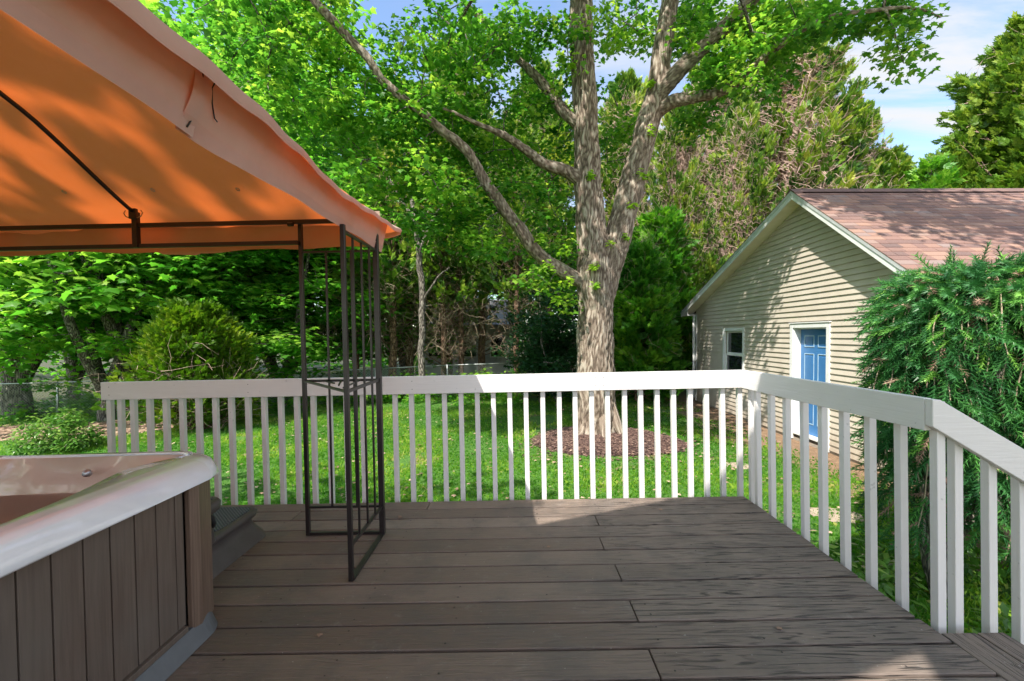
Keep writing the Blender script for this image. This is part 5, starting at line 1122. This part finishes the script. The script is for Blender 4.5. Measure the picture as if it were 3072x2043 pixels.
# ---- weeping spruce beside the deck
SB = np.array([2.93, 3.12, float(gz(2.9, 3.1)) - .03])
def weeping(name, label, bx, by, H, seed, ncurve, xr, yr, shootn):
    t_ = thing(name, label, 'tree', (bx, by, float(gz(bx, by)) - .03)); base = BASE[0]; r = np.random.RandomState(seed); b = MB()
    P = [base, base + [-.10, .02, .6], base + [-.05, .05, 1.2], base + [.10, .08, 1.7], base + [.28, .12, H-.55], base + [.42, .15, H-.32]]; P, R = dens(P, [.085, .07, .06, .05, .04, .02], 5, .05, seed); b.tube(P, R, 12, .15)
    for k in range(5):
        a = k*1.3; P = [base + [0, 0, .4 + .25*k], base + [math.cos(a)*.25, math.sin(a)*.25, .8 + .25*k], base + [.3 + math.cos(a)*.3, .1 + math.sin(a)*.25, H-.6]]; P, R = dens(P, [.03, .025, .015], 5, .08, k); b.tube(P, R, 7, .1)
    b.build('trunk', 'bark_grey', t_, smooth=True)
    pos, fw, up, tone, sz = [], [], [], [], []; SP, SQ = [], []
    ccx, ccy = bx + .42, by + .15
    for i in range(ncurve):
        a = r.rand()*6.283; reach = .25 + .75*r.rand()**.6; rx_ = xr*reach; ry_ = yr*reach
        p = np.array([ccx + .10*math.cos(a), ccy + .1*math.sin(a), base[2] + H - .22 + .10*r.rand()])
        out_ = np.array([math.cos(a)*rx_, math.sin(a)*ry_, 0]); crest = .12*(1-reach) - .46*reach**2.2 + .10*r.rand(); ct = .30*(r.rand()-.5)
        end = base[2] + max(.30 + .6*r.rand(), H*.62 - 1.75*r.rand()**.9*reach)
        n1_ = 9; pts = [p]
        for k in range(1, n1_+1): f_ = k/n1_; pts.append(p + out_*math.sin(f_*math.pi/2) + np.array([0, 0, crest*f_*f_ + .05*math.sin(f_*3.14)]))
        top = pts[-1]; drop = max(.15, top[2] - end); nd = max(3, int(drop/.12)); wx = r.randn(2)*.08
        for k in range(1, nd+1):
            f_ = k/nd; pts.append(np.array([top[0] + wx[0]*f_ + .03*math.sin(k*1.1+i), top[1] + wx[1]*f_ + .03*math.cos(k*.9+i), top[2] - drop*f_]))
        pts = np.array(pts); SP.append(pts[:-1]); SQ.append(pts[1:])
        seg = np.linalg.norm(pts[1:]-pts[:-1], axis=1); tot = seg.sum(); ns = int(tot*shootn); cs_ = np.concatenate([[0], np.cumsum(seg)])
        for q in r.rand(ns)**1.25*tot:
            k = min(len(seg)-1, max(0, np.searchsorted(cs_, q)-1)); f_ = (q-cs_[k])/seg[k]; c = pts[k]*(1-f_) + pts[k+1]*f_
            d = norm(pts[k+1]-pts[k]); o_ = norm(np.array([(c[0]-ccx)/xr, (c[1]-ccy)/yr, .0]) + r.randn(3)*np.array([.45, .45, .1])); hang = 1. if k >= n1_ else 0.
            v = norm(d*.55 + o_*(.75 - .1*hang) + np.array([0, 0, -.18*hang - .10]) + r.randn(3)*.38); pos.append(c + r.randn(3)*.015); fw.append(v); up.append(norm(o_*.5 + np.array([0, 0, .8])))
            young = r.rand() > .90; tone.append(.40 + ct + .55*(r.rand()-.5) + (.34 if young else 0) + .12*(1-hang)); sz.append((.17 + .11*r.rand())*(1. if not young else .8))
    P, Q = np.concatenate(SP), np.concatenate(SQ); V, Fa = sticks(P, Q, .0055, .004); np_obj('hanging_stems', V, Fa, 'twig_tan', t_)
    pos, fw, up, sz, tone = map(np.array, (pos, fw, up, sz, tone)); dd = r.rand(len(pos)) < .09
    A = scatter(TN, pos[~dd], fw[~dd], up[~dd], sz[~dd], tone[~dd], 1.); np_obj('needles', A[0], A[1], 'needle', t_, A[2])
    A = scatter(TN, pos[dd], fw[dd], up[dd], sz[dd]*.8, tone[dd], .8); np_obj('dead_needles', A[0], A[1], 'dry_leaf', t_, A[2]); return t_
weeping('weeping_spruce', 'weeping spruce with drooping needled branches right beside the deck stairs', 3.29, 3.26, 2.60, 161, 210, .72, .50, 19)
weeping('weeping_spruce', 'second weeping spruce at the right picture edge behind the stair rail', 4.2, 3.45, 2.55, 171, 150, .80, .6, 18)
ud = np.random.RandomState(181); cs = [[x, y2, float(gz(x, y2)) + .08 + .35*ud.rand()] for x, y2 in zip(2.2 + 2.4*ud.rand(40), 2.2 + 1.3*ud.rand(40))]
A = cluster_leaves(cs, 40, .2, .7, .075, 182, TO); tag(np_obj('ground_cover', A[0], A[1], 'shrub_leaf', None, A[2], base=np.zeros(3)), 'low green ground cover under the weeping spruce', 'ground cover', kind='stuff')
print('tris', sum(len(o.data.polygons) for o in bpy.data.objects if o.type == 'MESH'))
